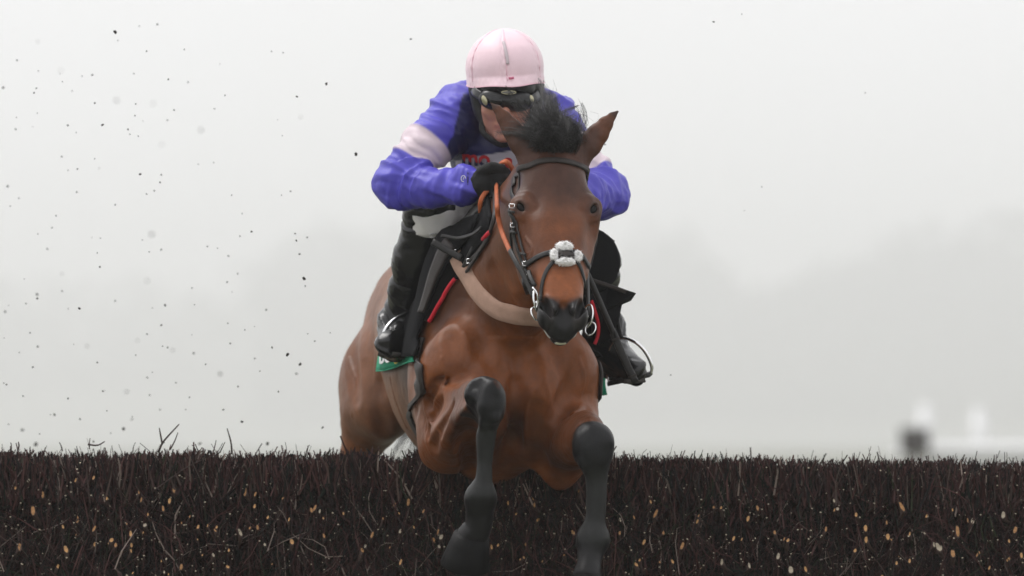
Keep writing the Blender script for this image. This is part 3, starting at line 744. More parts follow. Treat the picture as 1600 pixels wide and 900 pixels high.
# coat colour: a bay, black points, with flank sheen and hind-leg shade painted in
def coat(P):
    n1 = fbm(P, 6, 3, 1); n2 = fbm(P, 30, 3, 2)
    bay = np.array([.182, .055, .0145]); dk = np.array([.058, .0185, .0072]); flank_sheen = np.array([.23, .108, .056])
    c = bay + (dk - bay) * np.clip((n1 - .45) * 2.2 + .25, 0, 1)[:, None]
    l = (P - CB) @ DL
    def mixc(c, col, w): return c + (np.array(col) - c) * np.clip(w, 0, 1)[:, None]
    c = mixc(c, flank_sheen, np.clip((l - .45) / .25, 0, 1) * np.clip((P[:, 2] - 1.30) / .1, 0, 1) * .62 * (1 - np.clip((l - 1.08) / .2, 0, .55)))  # sheen of the wet flank hair, painted as a lighter coat colour
    # head: dark brown forehead, red-gold nose
    q = P - HP; s = q @ hs_; t = q @ ht_; n = q @ hn_
    onh = np.clip((.10 - np.abs(t)) / .02 + 2, 0, 1) * np.clip((n + .24) / .04, 0, 1) * np.clip((s + .12) / .04, 0, 1) * (P[:, 1] < -.5)
    dark = (.058, .025, .017)
    c = mixc(c, dark, onh * np.clip((.26 - s) / .14, 0, 1) * .85)
    c = mixc(c, (.095, .033, .016), onh * np.clip((s - .2) / .08, 0, 1) * .6)
    c = mixc(c, (.225, .068, .021), onh * np.clip((s - .33) / .07, 0, 1) * np.clip((.10 - np.abs(t)) / .03, 0, 1))
    c = mixc(c, (.010, .0095, .010), onh * np.clip((s + .035 * np.abs(t) / .06 - .474 + (n2 - .5) * .02) / .022, 0, 1))
    c = mixc(c, (.35, .3, .27), onh * np.clip((s - .553) / .01, 0, 1) * np.clip((-.095 - n) / .01, 0, 1) * .0)
    for sd in (-1, 1):
        dn = np.linalg.norm((P - Hd(.515, sd * .038, -.035)) @ np.array([hs_, ht_, hn_]).T / np.array([.034, .013, .03]), axis=1)
        c = mixc(c, (.050, .044, .043), onh * np.clip(1.5 - dn, 0, 1) * .75 * (.5 + n2))
        dn = np.linalg.norm((P - Hd(.490, sd * .049, -.024)) @ np.array([hs_, ht_, hn_]).T / np.array([.027, .010, .03]), axis=1)
        c = mixc(c, (.004, .0035, .0035), onh * np.clip((1.15 - dn) * 4, 0, 1))
    # ear tips and edges dark
    for b, m_, tp in (EL, ER):
        ax = unit(tp - b); h = (P - b) @ ax; L_ = np.linalg.norm(tp - b); r = np.linalg.norm(P - b - np.outer(h, ax), axis=1)
        c = mixc(c, (.030, .016, .013), (r < .06) * np.clip((h / L_ - .86) / .05, 0, 1))
        c = mixc(c, (.075, .036, .026), (r < .06) * np.clip((h / L_ - .12) / .1, 0, 1) * .5)
    # dark skin round the eye
    for sd in (-1, 1):
        c = mixc(c, (.022, .014, .012), np.clip(1.5 - np.linalg.norm((P - EYE[0 if sd < 0 else 1][0]) / .019, axis=1), 0, 1) * .9)
    # black points: knees and below
    def pts_leg(c, A_, lowz, yk):
        dx = np.abs(P[:, 0] - A_[0]); w = (dx < .12) * (P[:, 1] < -.48)
        e = np.linalg.norm((P - A_) * np.array([1, .9, .85]), axis=1)
        kn = np.clip((.072 - e + (n2 - .5) * .02) / .010, 0, 1)
        be = np.clip((A_[2] - .02 - P[:, 2]) / .02, 0, 1) * w * (P[:, 1] < A_[1] + .13 - .6 * np.clip(P[:, 2] - A_[2] + .08, 0, .1))
        wgt = np.maximum(kn * w, be)
        c = mixc(c, (.007, .007, .008), wgt)
        c = mixc(c, (.022, .0225, .022), be * np.clip((A_[2] - .055 - P[:, 2]) / .03, 0, 1) * np.clip((P[:, 2] - lowz) / .012, 0, 1) * (.8 + .4 * (n1 - .5)))
        c = mixc(c, (.007, .0065, .007), w * (P[:, 2] < lowz) * 1.)
        return c
    c = pts_leg(c, A(757, 625, -.74), A(750, 780, -.68)[2], 0)
    c = pts_leg(c, A(927, 695, -.64), A(925, 853, -.62)[2], 0)
    c = mixc(c, (.02, .018, .018), (l > 1.45) * np.clip((1.2 - P[:, 2]) / .05, 0, 1))
    c = mixc(c, (.06, .03, .02), (l > 1.1) * (np.abs((P - CB) @ DW) < .05) * (P[:, 2] < 1.75) * .8)  # shade between the hind legs, painted into the coat
    c *= ((.80 + .40 * n2) * (.86 + .28 * fbm(P * np.array([1, 1, .35]), 70, 2, 6)))[:, None]
    return c
M_coat = mat('bay_coat', (.2, .08, .04), .42, .24, sheen=.03, attr=True, bump=.22, bscale=240, var=.10, vscale=90, sheen_col=(.9, .75, .65))
horse = thing('racehorse', 'bay racehorse with black legs in mid jump over the brush fence, carrying a jockey', 'horse', (-.1, .2, 0))
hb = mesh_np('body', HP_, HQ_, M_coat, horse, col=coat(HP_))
M_eye = mat('horse_eye', (.004, .0025, .002), .12, .14)
for s in (-1, 1):
    p0, n0, a_, b_ = EYE[0 if s < 0 else 1]
    V, F = sphere_np(p0 - n0 * .0095, (.0205, .0155, .0140), (a_, b_, n0))
    mesh_np('eye', V, F, M_eye, horse)
# lip gape with a rim of pale foam and teeth
M_foam = mat('foam', (.62, .62, .58), .4, .5, bump=.5, bscale=300)
V, F = sphere_np(Hd(.556, -.002, -.100), (.0040, .016, .005), HAX, 14, 8); mesh_np('teeth', V, F, mat('tooth', (.5, .5, .36), .35, .5, var=.2), horse)
for s in (-1, 1):
    strap('lip_foam', [Hd(.508, s * .046, -.088), Hd(.530, s * .044, -.094), Hd(.544, s * .032, -.097)], .006, .002, M_foam, hf, .001, horse)
# hooves
M_hoof = mat('hoof_horn', (.004, .0036, .0036), .55, .12, var=.35, vscale=40, bump=.3, bscale=90, stretch=(1, 1, .2))
def hoof(c, down, fwd, r0, r1, L_):
    d = unit(down); f = unit(fwd - d * (fwd @ d)); s_ = np.cross(d, f); V = []; nu = 22
    levels = [(-.012, .80), (0, .98), (.006, 1.0), (.3, 1.0), (.65, 1.0), (.97, 1.0), (1.0, .97), (.99, .8), (.93, .45)]
    for i, (h, q) in enumerate(levels):
        hh = h * L_ if i else -.010
        r = (r0 + (r1 - r0) * max(h, 0)) * q
        for j in range(nu):
            a = 2 * math.pi * j / nu; e = 1.12 if math.cos(a) > 0 else .92
            V.append(V3(c) + d * hh + f * (r * math.cos(a) * e + .016 * max(h, 0)) + s_ * r * math.sin(a))
    F = [(i * nu + j, i * nu + (j + 1) % nu, (i + 1) * nu + (j + 1) % nu, (i + 1) * nu + j) for i in range(len(levels) - 1) for j in range(nu)]
    F.append(tuple(range(nu))[::-1]); F.append(tuple(range((len(levels) - 1) * nu, len(levels) * nu)))
    return mesh_np('hoof', V, F, M_hoof, horse)
hoof(A(737, 836, -.625), V3((-.17, .30, -.85)), V3((-.2, -.9, -.3)), .050, .070, .088)
hoof(A(916, 903, -.665), V3((-.05, -.15, -1)), V3((0, -1, .1)), .046, .06, .08)
for s in (-1, 1): hoof(Lp(1.91, s * .19, .64), V3((0, .3, -.9)), V3((0, -.9, -.3)), .045, .06, .08)

# ---- hair
M_hair = mat('black_hair', (.020, .018, .018), .38, .5, var=.4, vscale=40)
def hair(name, roots, tips, bend, n, r, K=8, parent=None, spread=.01, curl=.01, m=None, lenvar=.35, G=None, clump=.78):
    """locks of hair: strands gather towards their guide as they near the tip"""
    G = G or max(8, n // 26)
    rt = smooth_line(roots, 8); tp = smooth_line(tips, 8); bd = smooth_line(bend, 8)
    def pick(L_, u): x = np.clip(u, 0, 1) * (len(L_) - 1); i = np.minimum(x.astype(int), len(L_) - 2); f = (x - i)[:, None]; return L_[i] * (1 - f) + L_[i + 1] * f
    t = np.linspace(0, 1, K)[None, :, None]
    def curves(u, m_, sp, cr):
        a = pick(rt, u) + rng.normal(0, sp * .6, (m_, 3)); c = pick(tp, u + rng.normal(0, .22, m_)) + rng.normal(0, sp * 2.0, (m_, 3)); b = pick(bd, u + rng.normal(0, .12, m_)) + rng.normal(0, sp * 1.2, (m_, 3))
        lv = rng.uniform(1 - lenvar, 1.1, m_)[:, None]; c = a + (c - a) * lv; b = a + (b - a) * (lv * .5 + .5)
        P = a[:, None] * (1 - t) ** 2 + 2 * b[:, None] * t * (1 - t) + c[:, None] * t * t
        return P + np.sin(t * rng.uniform(3, 8, (m_, 1, 1)) + rng.uniform(0, 6.28, (m_, 1, 1))) * cr * t * rng.normal(0, 1, (m_, 1, 3))
    gu = rng.uniform(0, 1, G); GC = curves(gu, G, spread, curl)
    k = rng.integers(0, G, n); own = curves(gu[k] + rng.normal(0, .05, n), n, spread, curl * .6)
    w = clump * t * rng.uniform(.4, 1.1, (n, 1, 1)); w = np.clip(w, 0, .97)
    P = own * (1 - w) + GC[k] * w
    Rr = r * rng.uniform(.5, 1.2, (n, 1)) * np.linspace(1, .3, K)[None]
    V, F = tubes(P, Rr, 3); return mesh_np(name, V, F, m or M_hair, parent)
hair('forelock', [A(836, 240, -.66), A(862, 236, -.70), A(894, 242, -.66)], [A(828, 200, -.62), A(850, 178, -.62), A(880, 176, -.60), A(892, 200, -.60)],
     [A(846, 200, -.74), A(868, 190, -.76), A(900, 204, -.70)], 3200, .0007, parent=horse, spread=.014, curl=.045, G=34, clump=.93, lenvar=.45, K=10)
hair('forelock', [A(842, 238, -.68), A(862, 234, -.71), A(888, 240, -.68)], [A(826, 212, -.68), A(834, 200, -.72), A(850, 194, -.74), A(878, 196, -.70)],
     [A(858, 206, -.76), A(872, 200, -.76), A(888, 206, -.74)], 2600, .0007, parent=horse, spread=.013, curl=.040, G=30, clump=.93, lenvar=.45, K=10)
hair('mane', [A(862, 240, -.64), A(850, 258, -.5), A(835, 272, -.3)], [A(886, 212, -.5), A(886, 226, -.4), A(876, 242, -.2)],
     [A(885, 190, -.58), A(880, 205, -.45), A(868, 225, -.25)], 900, .0012, parent=horse, spread=.014, curl=.01)
hair('mane', [A(850, 252, -.55), A(820, 285, -.25), A(800, 300, .0)], [A(812, 290, -.45), A(782, 320, -.2), A(765, 330, .0)],
     [A(820, 265, -.5), A(795, 290, -.22), A(775, 305, .0)], 500, .0012, parent=horse, spread=.010, curl=.006)
# dock and tail, whipped down under the belly line
tl0 = Lp(1.72, 0, 1.86)
hair('tail', [Lp(1.70, -.02, 1.88), Lp(1.73, 0, 1.86), Lp(1.70, .02, 1.88)], [A(628, 706, 1.45), A(648, 722, 1.42), A(662, 712, 1.4)],
     [A(690, 560, 1.75), A(695, 565, 1.75), A(700, 560, 1.75)], 650, .0013, parent=horse, spread=.020, curl=.05, K=12, G=22, clump=.9)
# ------------------------------------------------------------------ TACK
M_lea = mat('black_leather', (.012, .011, .0105), .42, .32, var=.3, vscale=60, bump=.25, bscale=500)
M_lea2 = mat('brown_black_leather', (.026, .020, .018), .5, .3, var=.3, vscale=60, bump=.25, bscale=500)
M_cloth_b = mat('black_cloth', (.007, .007, .008), .9, .1, sheen=.0, bump=.4, bscale=350)
M_steel = mat('steel', (.80, .80, .80), .22, .5, metal=1, var=.1, vscale=50)
M_red = mat('red_piping', (.60, .012, .03), .55, .4, bump=.2, bscale=400)
M_web = mat('beige_webbing', (.37, .235, .175), .8, .2, var=.15, vscale=30, bump=.5, bscale=450)
M_rub = mat('orange_rubber', (.44, .105, .03), .6, .4, var=.25, vscale=60, bump=.5, bscale=350)
def hs(px, py, off=.003): return seen(hf, px, py, off)
br = thing('bridle', 'dark leather bridle with white fleece noseband worn on the horse\'s head', 'bridle', tuple(HP))
strap('browband', [hs(*p) for p in ((803, 290), (806, 274), (818, 261), (840, 253), (862, 250), (885, 252), (905, 258), (919, 268), (925, 282))], .0165, .0035, M_lea2, hf, .003, br)
strap('headpiece', [Hd(.10, -.12, -.08), Hd(.03, -.10, -.08), Hd(-.045, -.03, -.05), Hd(-.045, .03, -.05), Hd(.03, .10, -.08), Hd(.10, .12, -.08)], .022, .004, M_lea2, hf, .002, br)
strap('cheekpiece', [hs(*p) for p in ((804, 284), (800, 305), (799, 335), (803, 370), (812, 400), (823, 428), (834, 452))], .0125, .003, M_lea, hf, .003, br)
strap('cheekpiece', [hs(*p) for p in ((806, 345), (810, 365), (816, 388), (822, 408))], .007, .0025, M_lea2, hf, .003, br)
strap('cheekpiece', [Hd(.06, .10, -.08), Hd(.18, .12, -.10), Hd(.28, .11, -.11), Hd(.40, .09, -.11)], .0125, .003, M_lea, hf, .003, br)
strap('throat_lash', [Hd(.03, -.10, -.09), Hd(.12, -.10, -.20), Hd(.17, -.05, -.27), Hd(.17, .05, -.27), Hd(.12, .1, -.20)], .011, .003, M_lea, hf, .003, br)
strap('noseband', [hs(*p) for p in ((817, 424), (824, 412), (842, 401), (866, 394), (884, 395), (903, 395), (913, 405), (921, 418))], .0155, .0035, M_lea, hf, .003, br)
strap('lower_noseband', [hs(*p) for p in ((872, 402), (860, 414), (851, 430), (846, 452), (845, 470))], .011, .003, M_lea, hf, .003, br)
strap('lower_noseband', [hs(*p) for p in ((896, 402), (906, 416), (912, 434), (915, 450))], .011, .003, M_lea, hf, .003, br)
M_fleece = mat('white_fleece', (.93, .92, .91), .95, .1, sheen=.3, bump=.4, bscale=260)
def fleece(px, py, w, h, rot=0):
    c = hs(px, py, .010); Y_ = c[1]
    V, F = sphere_np((0, 0, 0), (1, 1, 1), None, 40, 26); V = np.array(V); n = V / np.linalg.norm(V, axis=1)[:, None]
    n_, _ = None, None
    ax = (ht_, hs_, hn_); rr = np.array([w, h, .012])
    P = c + (V * rr) @ np.array([unit(a) for a in ax])
    P = P + (n @ np.array([unit(a) for a in ax])) * ((fbm(P, 260, 3, 5) - .35) * .010)[:, None]
    o = mesh_np('fleece_pad', P, F, M_fleece, br)
    m_ = 500; k = rng.integers(0, len(P), m_); d = n[k] @ np.array([unit(a) for a in ax]) + rng.normal(0, .5, (m_, 3))
    b = P[k] - n[k] @ np.array([unit(a) for a in ax]) * .002; e = b + d / np.linalg.norm(d, axis=1)[:, None] * rng.uniform(.003, .008, (m_, 1))
    Vt, Ft = tubes(np.stack([b, (b + e) / 2 + rng.normal(0, .0008, (m_, 3)), e], 1), np.array([.0005, .0004, .0002])[None], 3)
    mesh_np('fleece_fibres', Vt, Ft, M_fleece, o)['kind'] = 'stuff'
for a in ((882, 385, .0225, .0115), (866, 398, .0095, .0155), (903, 400, .0095, .0155), (884, 409, .0255, .0095)): fleece(*a)
# dark star shaped boss of the noseband
def star():
    c = hs(884, 398, .018); V = []; F = []; n = 20
    for k, (rr, dz) in enumerate(((1, -.006), (1, .001), (.75, .004))):
        for j in range(n):
            a = 2 * math.pi * j / n; q = (1 + .22 * math.cos(5 * a)) * rr
            V.append(c + ht_ * (.0205 * q * math.cos(a)) + hs_ * (.0135 * q * math.sin(a)) + hn_ * dz)
    for k in range(2):
        for j in range(n): F.append((k * n + j, k * n + (j + 1) % n, (k + 1) * n + (j + 1) % n, (k + 1) * n + j))
    V.append(c + hn_ * .004)
    for j in range(n): F.append((2 * n + j, 2 * n + (j + 1) % n, 3 * n))
    o = mesh_np('noseband_boss', V, F, M_lea2, br)
    for dx in (-.010, .010):
        v, f = sphere_np(c + ht_ * dx + hs_ * .004 + hn_ * .004, (.0042, .0032, .002), (ht_, hs_, hn_), 10, 6); mesh_np('rivet', v, f, M_lea, o)
star()
def ring(name, c, ax1, ax2, r1, r2, t, m, parent, n=28, a0=0, a1=2 * math.pi):
    cl = abs(a1 - a0 - 2 * math.pi) < 1e-6
    an = np.linspace(a0, a1, n + 1)[:(n if cl else n + 1)]
    P = np.array([V3(c) + unit(ax1) * (r1 * math.cos(a)) + unit(ax2) * (r2 * math.sin(a)) for a in an])
    return tube_obj(name, P, t, m, parent, 8, closed=cl, res=1)
def buckle(c, ax1, ax2, w, h, m, parent):
    P = [V3(c) + ax1 * x * w + ax2 * y * h for x, y in ((-.5, -.5), (.5, -.5), (.5, .5), (-.5, .5))]
    return tube_obj('buckle', P, .0013, m, parent, 6, closed=True, res=1)
bL = hs(837, 468, .008)
for sd, c in ((-1, A(838, 470, bL[1] - .004)), (1, Hd(.47, .078, -.09))):
    ring('bit_ring', c, unit(hs_ * .9 + hn_ * -.2), unit(hn_ + ht_ * sd * .5), .030, .022, .0032, M_steel, br)
    ring('bit_ring', c + hs_ * .040 - hn_ * .004 + ht_ * sd * .004, unit(hs_), unit(hn_ + ht_ * sd * 1.2), .020, .017, .0024, M_steel, br)
tube_obj('bit_mouthpiece', [A(838, 470, bL[1]), Hd(.49, 0, -.105), Hd(.47, .078, -.09)], .006, M_steel, br, 8)
tube_obj('bit_cheek', [A(832, 449, bL[1] - .012), A(839, 458, bL[1] - .016), A(841, 472, bL[1] - .014), A(838, 484, bL[1] - .01)], .0034, M_steel, br, 8)
for p in ((800, 322), (802, 352), (821, 412), (827, 432)): buckle(hs(*p, .007), ht_, hs_, .015, .013, M_steel, br)
for p in ((800, 330), (803, 362), (818, 396), (829, 440)):
    strap('keeper', [hs(p[0] - 5, p[1], .006), hs(p[0], p[1] + 1, .007), hs(p[0] + 4, p[1] + 2, .006)], .007, .003, M_lea, None, 0, br, 3)
for (a, b) in (((820, 428), (829, 452)), ((826, 424), (836, 447)), ((818, 436), (824, 458))):
    strap('strap_end', [hs(*a, .010), hs((a[0] + b[0]) / 2 - 1, (a[1] + b[1]) / 2, .016), hs(*b, .012)], .012, .004, M_lea, None, 0, br, 4)
# small pale cheek patch behind the off lip
# ---- reins
re_ = thing('reins', 'reins with orange rubber grips running from the horse\'s bit to the jockey\'s gloved hand', 'reins', tuple(A(797, 392, -.6)))
Yh = -.31
strap('rubber_grip', [A(776, 289, Yh), hs(777, 318, .03), hs(779, 340, .022), hs(786, 366, .02), hs(798, 394, .02)], .0135, .0045, M_rub, None, 0, re_, 6, nrm=(-.35, -.9, 0))
strap('leather_rein', [hs(797, 391, .022), hs(806, 408, .022), hs(815, 424, .02), hs(824, 442, .02), A(834, 464, bL[1])], .014, .004, M_lea, None, 0, re_, 6, nrm=(-.35, -.9, 0))
strap('rubber_grip', [A(765, 294, -.29), A(753, 310, -.31), A(751, 328, -.29), A(757, 348, -.22)], .0135, .0045, M_rub, None, 0, re_, 6, nrm=(-.35, -.9, 0))
strap('rubber_grip', [A(782, 256, -.29), A(790, 253, -.31), A(797, 259, -.30), A(803, 270, -.28)], .015, .0045, M_rub, None, 0, re_, 6, nrm=(0, -.8, .5))
strap('rubber_grip', [A(803, 268, -.28), A(830, 290, -.25), A(858, 305, -.26)], .015, .0045, M_rub, None, 0, re_, 6, nrm=(0, -.6, .8))
strap('leather_rein', [A(880, 300, -.30), A(908, 350, -.5), A(916, 410, -.68), Hd(.46, .080, -.10)], .010, .004, M_lea, None, 0, re_, 6, nrm=(.5, -.9, 0))
strap('keeper', [A(812, 420, -.74), A(816, 421, -.745), A(821, 424, -.74)], .010, .006, M_steel, None, 0, re_, 3)
# ---- wrapping things round the barrel
def wrap(l, deg, off, field=hf, hc=1.72):
    """march in from outside towards the barrel's axis"""
    l = np.atleast_1d(l); deg = np.atleast_1d(deg); l, deg, off = np.broadcast_arrays(l, deg, off)
    c = np.array([Lp(x, 0, hc) for x in l.ravel()]); a = np.radians(deg.ravel()); of = off.ravel()
    d = np.outer(np.sin(a), DW) + np.outer(np.cos(a), DH)
    r = np.full(len(c), .50)
    for _ in range(26):
        e = field.ev(c + d * r[:, None]) - of; r = r - np.clip(e, -.02, .04) * .8
    P = c + d * r[:, None]; _, g = field.grad(P); N = g / np.linalg.norm(g, axis=1)[:, None]
    return P.reshape(l.shape + (3,)), N.reshape(l.shape + (3,))
def wrap_sheet(name, lf, lb, d0, d1, off, th, m, parent, nu=10, nv=40, wav=0, seed=1):
    v = np.linspace(0, 1, nv)[None, :]; u = np.linspace(0, 1, nu)[:, None]
    deg = d0 + (d1 - d0) * v + 0 * u; l = lf(deg) * (1 - u) + lb(deg) * u
    P, N = wrap(l, deg, np.full(deg.shape, off))
    if wav: P = P + N * ((fbm(P.reshape(-1, 3), 14, 2, seed).reshape(nu, nv) - .3) * wav)[..., None]
    return sheet(name, P, N, th, m, parent), P, N
tk = thing('saddle_cloth', 'black saddle cloth edged with red piping lying under the racing saddle', 'saddle cloth', tuple(Lp(.45, 0, 2.05)))
def lphi(px, py):
    p = hs(px, py, .006) ; l = 0.
    for _ in range(20):
        w_ = Lp(l, 0, 0); w2 = Lp(l + .01, 0, 0); dl = (w2 - w_) / .01; l = l + ((p - w_)[:2] @ dl[:2]) / (dl[:2] @ dl[:2])
    q = p - Lp(l, 0, 1.72); return l, math.degrees(math.atan2(abs(q @ DW), q[2]))
def edge_fn(path):
    pr = sorted([lphi(*p)[::-1] for p in path]); a = [x[0] for x in pr]; b = [x[1] for x in pr]
    a2 = [0.] + a; b2 = [max(b) + .12] + b
    return (lambda d: np.interp(np.abs(d), a2, b2)), a
fl_, EA = edge_fn(((771, 350), (757, 372), (740, 394), (723, 414), (709, 436), (692, 466), (672, 502)))
fl2_, EB = edge_fn(((752, 352), (738, 376), (722, 398), (704, 430), (686, 464), (668, 500), (660, 530), (656, 556)))
bk_ = lambda d: .78 - .05 * (np.abs(d) / 100)
_, Pc, Nc = wrap_sheet('cloth_panel', fl_, bk_, -EA[-1], EA[-1], .004, .009, M_cloth_b, tk, 12, 60)
fx_, fy_ = px_of(Pc[0]); side_ = fx_ < 790
for lo_, hi_ in ((350, 376), (432, 512)):
    k_ = np.nonzero(side_ & (fy_ > lo_) & (fy_ < hi_) & (fx_ < 772))[0]
    if len(k_) > 1: tube_obj('red_edge', Pc[0][k_] + Nc[0][k_] * .006, .0062, M_red, tk, 8, res=2)
tube_obj('black_edge', Pc[0] + Nc[0] * .004 + DL * .004, .0060, M_cloth_b, tk, 8, res=1)
tube_obj('black_edge', Pc[-1] + Nc[-1] * .006, .0068, M_cloth_b, tk, 8, res=1)
# number cloth with printed corner
M_green = mat('green_cloth', (.0, .23, .12), .7, .3, var=.12, vscale=20, bump=.3, bscale=300)
M_wht = mat('white_print', (.8, .8, .8), .6, .3); M_yel = mat('yellow_print', (.75, .6, .05), .6, .3)
def lettering(s, m, size, mapf, parent, name='lettering', bold=.0, shear=0):
    cu = bpy.data.curves.new(name, 'FONT'); cu.body = s; cu.size = size; cu.offset = bold; cu.resolution_u = 3; cu.shear = shear
    o = bpy.data.objects.new(name, cu); C.objects.link(o)
    dg = bpy.context.evaluated_depsgraph_get(); me = bpy.data.meshes.new_from_object(o.evaluated_get(dg))
    bpy.data.objects.remove(o)
    bm = bmesh.new(); bm.from_mesh(me); bmesh.ops.triangulate(bm, faces=bm.faces[:])
    bmesh.ops.subdivide_edges(bm, edges=[e for e in bm.edges if e.calc_length() > size * .25], cuts=1)
    V = np.array([v.co[:] for v in bm.verts]); F = [tuple(v.index for v in f.verts) for f in bm.faces]; bm.free()
    V2 = mapf(V[:, 0], V[:, 1])
    return mesh_np(name, V2, F, m, parent, smooth=False)
nc = thing('number_cloth', 'green cloth with white letters showing below the jockey\'s boot on the horse\'s flank', 'number cloth', tuple(Lp(.7, -.2, 1.9)))
def cloth_corner():
    nu, nv = 10, 8; G = np.zeros((nu, nv, 3)); N = np.zeros((nu, nv, 3))
    for i in range(nu):
        for j in range(nv):
            u, v = i / (nu - 1), j / (nv - 1)
            x = 588 + u * 58 + v * 7 * (1 - u); y = 580 - 14 * u - v * 46 + 2 * math.sin(u * 5)
            G[i, j] = hs(x, y, .012 + .004 * math.sin(u * 7))
    N[:] = unit((-.6, -.8, .1)); sheet('cloth_side', G, N, .004, M_green, nc)
    tube_obj('cloth_hem', [hs(588 + u * 58, 580 - 14 * u + 2 * math.sin(u * 5), .017) for u in np.linspace(0, 1, 9)], .0022, M_green, nc, 6, res=2)
    for t_, m_, x0, nm in (('bet', M_wht, 592, 'white_letters'), ('3', M_yel, 615, 'yellow_letter')):
        def mp(x, y): return np.array([seen(hf, x0 + a * 17, 568 - b * 30 - a * 3, .023) for a, b in zip(x, y)])
        lettering(t_, m_, 1.0, mp, nc, nm, .03)
cloth_corner()
# ---- girth
gr = thing('girth', 'dark elastic girth strap running down behind the horse\'s raised foreleg', 'girth', tuple(Lp(.42, 0, 1.4)))
gfn_, EG = edge_fn(((650, 545), (652, 572), (656, 600), (662, 634)))
def gl_(d):
    a = np.maximum(np.abs(d), EG[0]); w = np.clip((a - EG[-1] + 6) / 14, 0, 1); return gfn_(a) * (1 - w) + .52 * w
for s_ in (-1, 1): wrap_sheet('girth_band', lambda d: gl_(d) - .035, lambda d: gl_(d) + .045, s_ * (EG[0] - 8), s_ * 179, .004, .006, M_lea2, gr, 5, 36)
# ---- breast girth
bg_ = thing('breast_girth', 'beige webbing breast girth strapped across the front of the horse\'s chest', 'breast girth', tuple(A(790, 486, -.4)))
def hs2(px, py, y0, off=.004): return seen(hf, px, py, off, y0)
pb = [hs(716, 396), hs(727, 418), hs(741, 443), hs(759, 466), hs(781, 483), hs2(810, 491, -.6), hs2(842, 495, -.6), hs2(880, 486, -.5), hs2(910, 466, -.45), hs2(924, 440, -.4)]
strap('webbing', pb, .054, .0045, M_web, hf, .012, bg_, face=.55, smooth=8)
strap('side_strap', [hs(739, 388, .012), hs(731, 404, .012), hs(722, 424, .010)], .013, .004, M_lea, None, 0, bg_, 4, nrm=(-.5, -.8, .2))
strap('side_strap', [hs(748, 396, .010), hs(738, 412, .010), hs(726, 430, .008)], .010, .004, M_lea, None, 0, bg_, 4, nrm=(-.5, -.8, .2))
strap('neck_strap', [A(773, 290, -.24), hs(773, 335, .006), hs(764, 368, .006), hs(750, 392, .006), hs(737, 405, .006), hs(722, 418, .008)], .013, .004, M_lea2, None, 0, bg_, 6, nrm=(-.5, -.8, .2))
buckle(hs(735, 408, .014), DW, DH, .022, .012, M_steel, bg_); buckle(hs(716, 393, .014), DW, unit(DH - DL), .022, .014, M_steel, bg_)
# ---- racing saddle
sd_ = thing('racing_saddle', 'small black racing saddle with long flaps under the crouching jockey', 'saddle', tuple(Lp(.5, 0, 2.07)))
sf = Field()
sf.cone(Lp(.30, 0, 2.085), Lp(.62, 0, 2.07), .05, .06, k=.03); sf.cone(Lp(.62, 0, 2.075), Lp(.78, 0, 2.10), .07, .045, k=.04)
for s_ in (-1, 1):
    sf.cone(Lp(.28, s_ * .05, 2.06), Lp(.60, s_ * .08, 2.03), .035, .045, k=.03); sf.cone(Lp(.26, s_ * .03, 2.09), Lp(.26, s_ * .075, 2.02), .022, .022, k=.02)
P_, Q_ = sf.mesh(.010); mesh_np('seat', P_, Q_, M_lea, sd_)
for s_ in (-1, 1):
    wrap_sheet('flap', fl2_, lambda d: .60 - .0 * d, s_ * 15, s_ * EB[-1], .016, .006, M_cloth_b, sd_, 10, 30, wav=.006)
    wrap_sheet('knee_pad', lambda d: fl2_(d) + .004, lambda d: fl2_(d) + .045, s_ * (EB[0] + 12), s_ * (EB[-1] - 30), .020, .005, M_lea2, sd_, 6, 20)
# straps across the near flap
strap('girth_strap', [hs(690, 368, .045), hs(715, 372, .040), hs(738, 366, .032), hs(752, 356, .03)], .010, .003, M_lea, None, 0, sd_, 6, nrm=(-.5, -.8, .2))
strap('girth_strap', [hs(676, 378, .06), hs(700, 392, .045), hs(722, 404, .030)], .020, .005, M_lea, None, 0, sd_, 6, nrm=(-.5, -.8, .2))
kr = Field(); n_ = unit((.35, -.9, 0)); kr.ell(A(913, 408, -.07), (.111, .024, .100), (unit((1, .35, 0)), n_, (0, 0, 1)), .02); kr.cone(A(880, 380, .0), A(905, 440, .0), .03, .03, k=.04)
P_, Q_ = kr.mesh(.006); mesh_np('knee_roll', P_, Q_, M_cloth_b, sd_)
# dark corner of the cloth blown out on the off side
def off_corner():
    pts = [(922, 440), (950, 447), (976, 452), (994, 458), (986, 470), (972, 476), (967, 500), (955, 528), (936, 540), (924, 520), (922, 480)]
    V = []; n = len(pts)
    for k, dy in enumerate((0, .02)):
        for i, (x, y) in enumerate(pts): V.append(A(x, y, -.06 + dy + .03 * math.sin(i * 1.7)))
    V.append(A(945, 485, -.08)); V.append(A(945, 485, -.02))
    F = [(i, (i + 1) % n, 2 * n) for i in range(n)] + [(n + (i + 1) % n, n + i, 2 * n + 1) for i in range(n)] + [(i, n + i, n + (i + 1) % n, (i + 1) % n) for i in range(n)]
    mesh_np('blown_corner', V, F, M_cloth_b, sd_, smooth=False)
    strap('corner_binding', [A(922, 437, -.09), A(950, 446, -.08), A(978, 456, -.08)], .012, .005, M_lea2, None, 0, sd_, 5)
off_corner()
strap('red_edge', [A(924, 470, -.1), A(930, 488, -.08), A(935, 508, -.06), A(934, 525, -.05), A(929, 538, -.05)], .010, .006, M_red, None, 0, tk, 6)
strap('cloth_side', [A(944, 575, .3), A(940, 596, .3), A(943, 618, .3)], .022, .006, M_green, None, 0, nc, 5)
strap('girth_tab', [A(938, 560, .25), A(935, 590, .25), A(934, 612, .25)], .022, .006, M_cloth_b, None, 0, nc, 5)

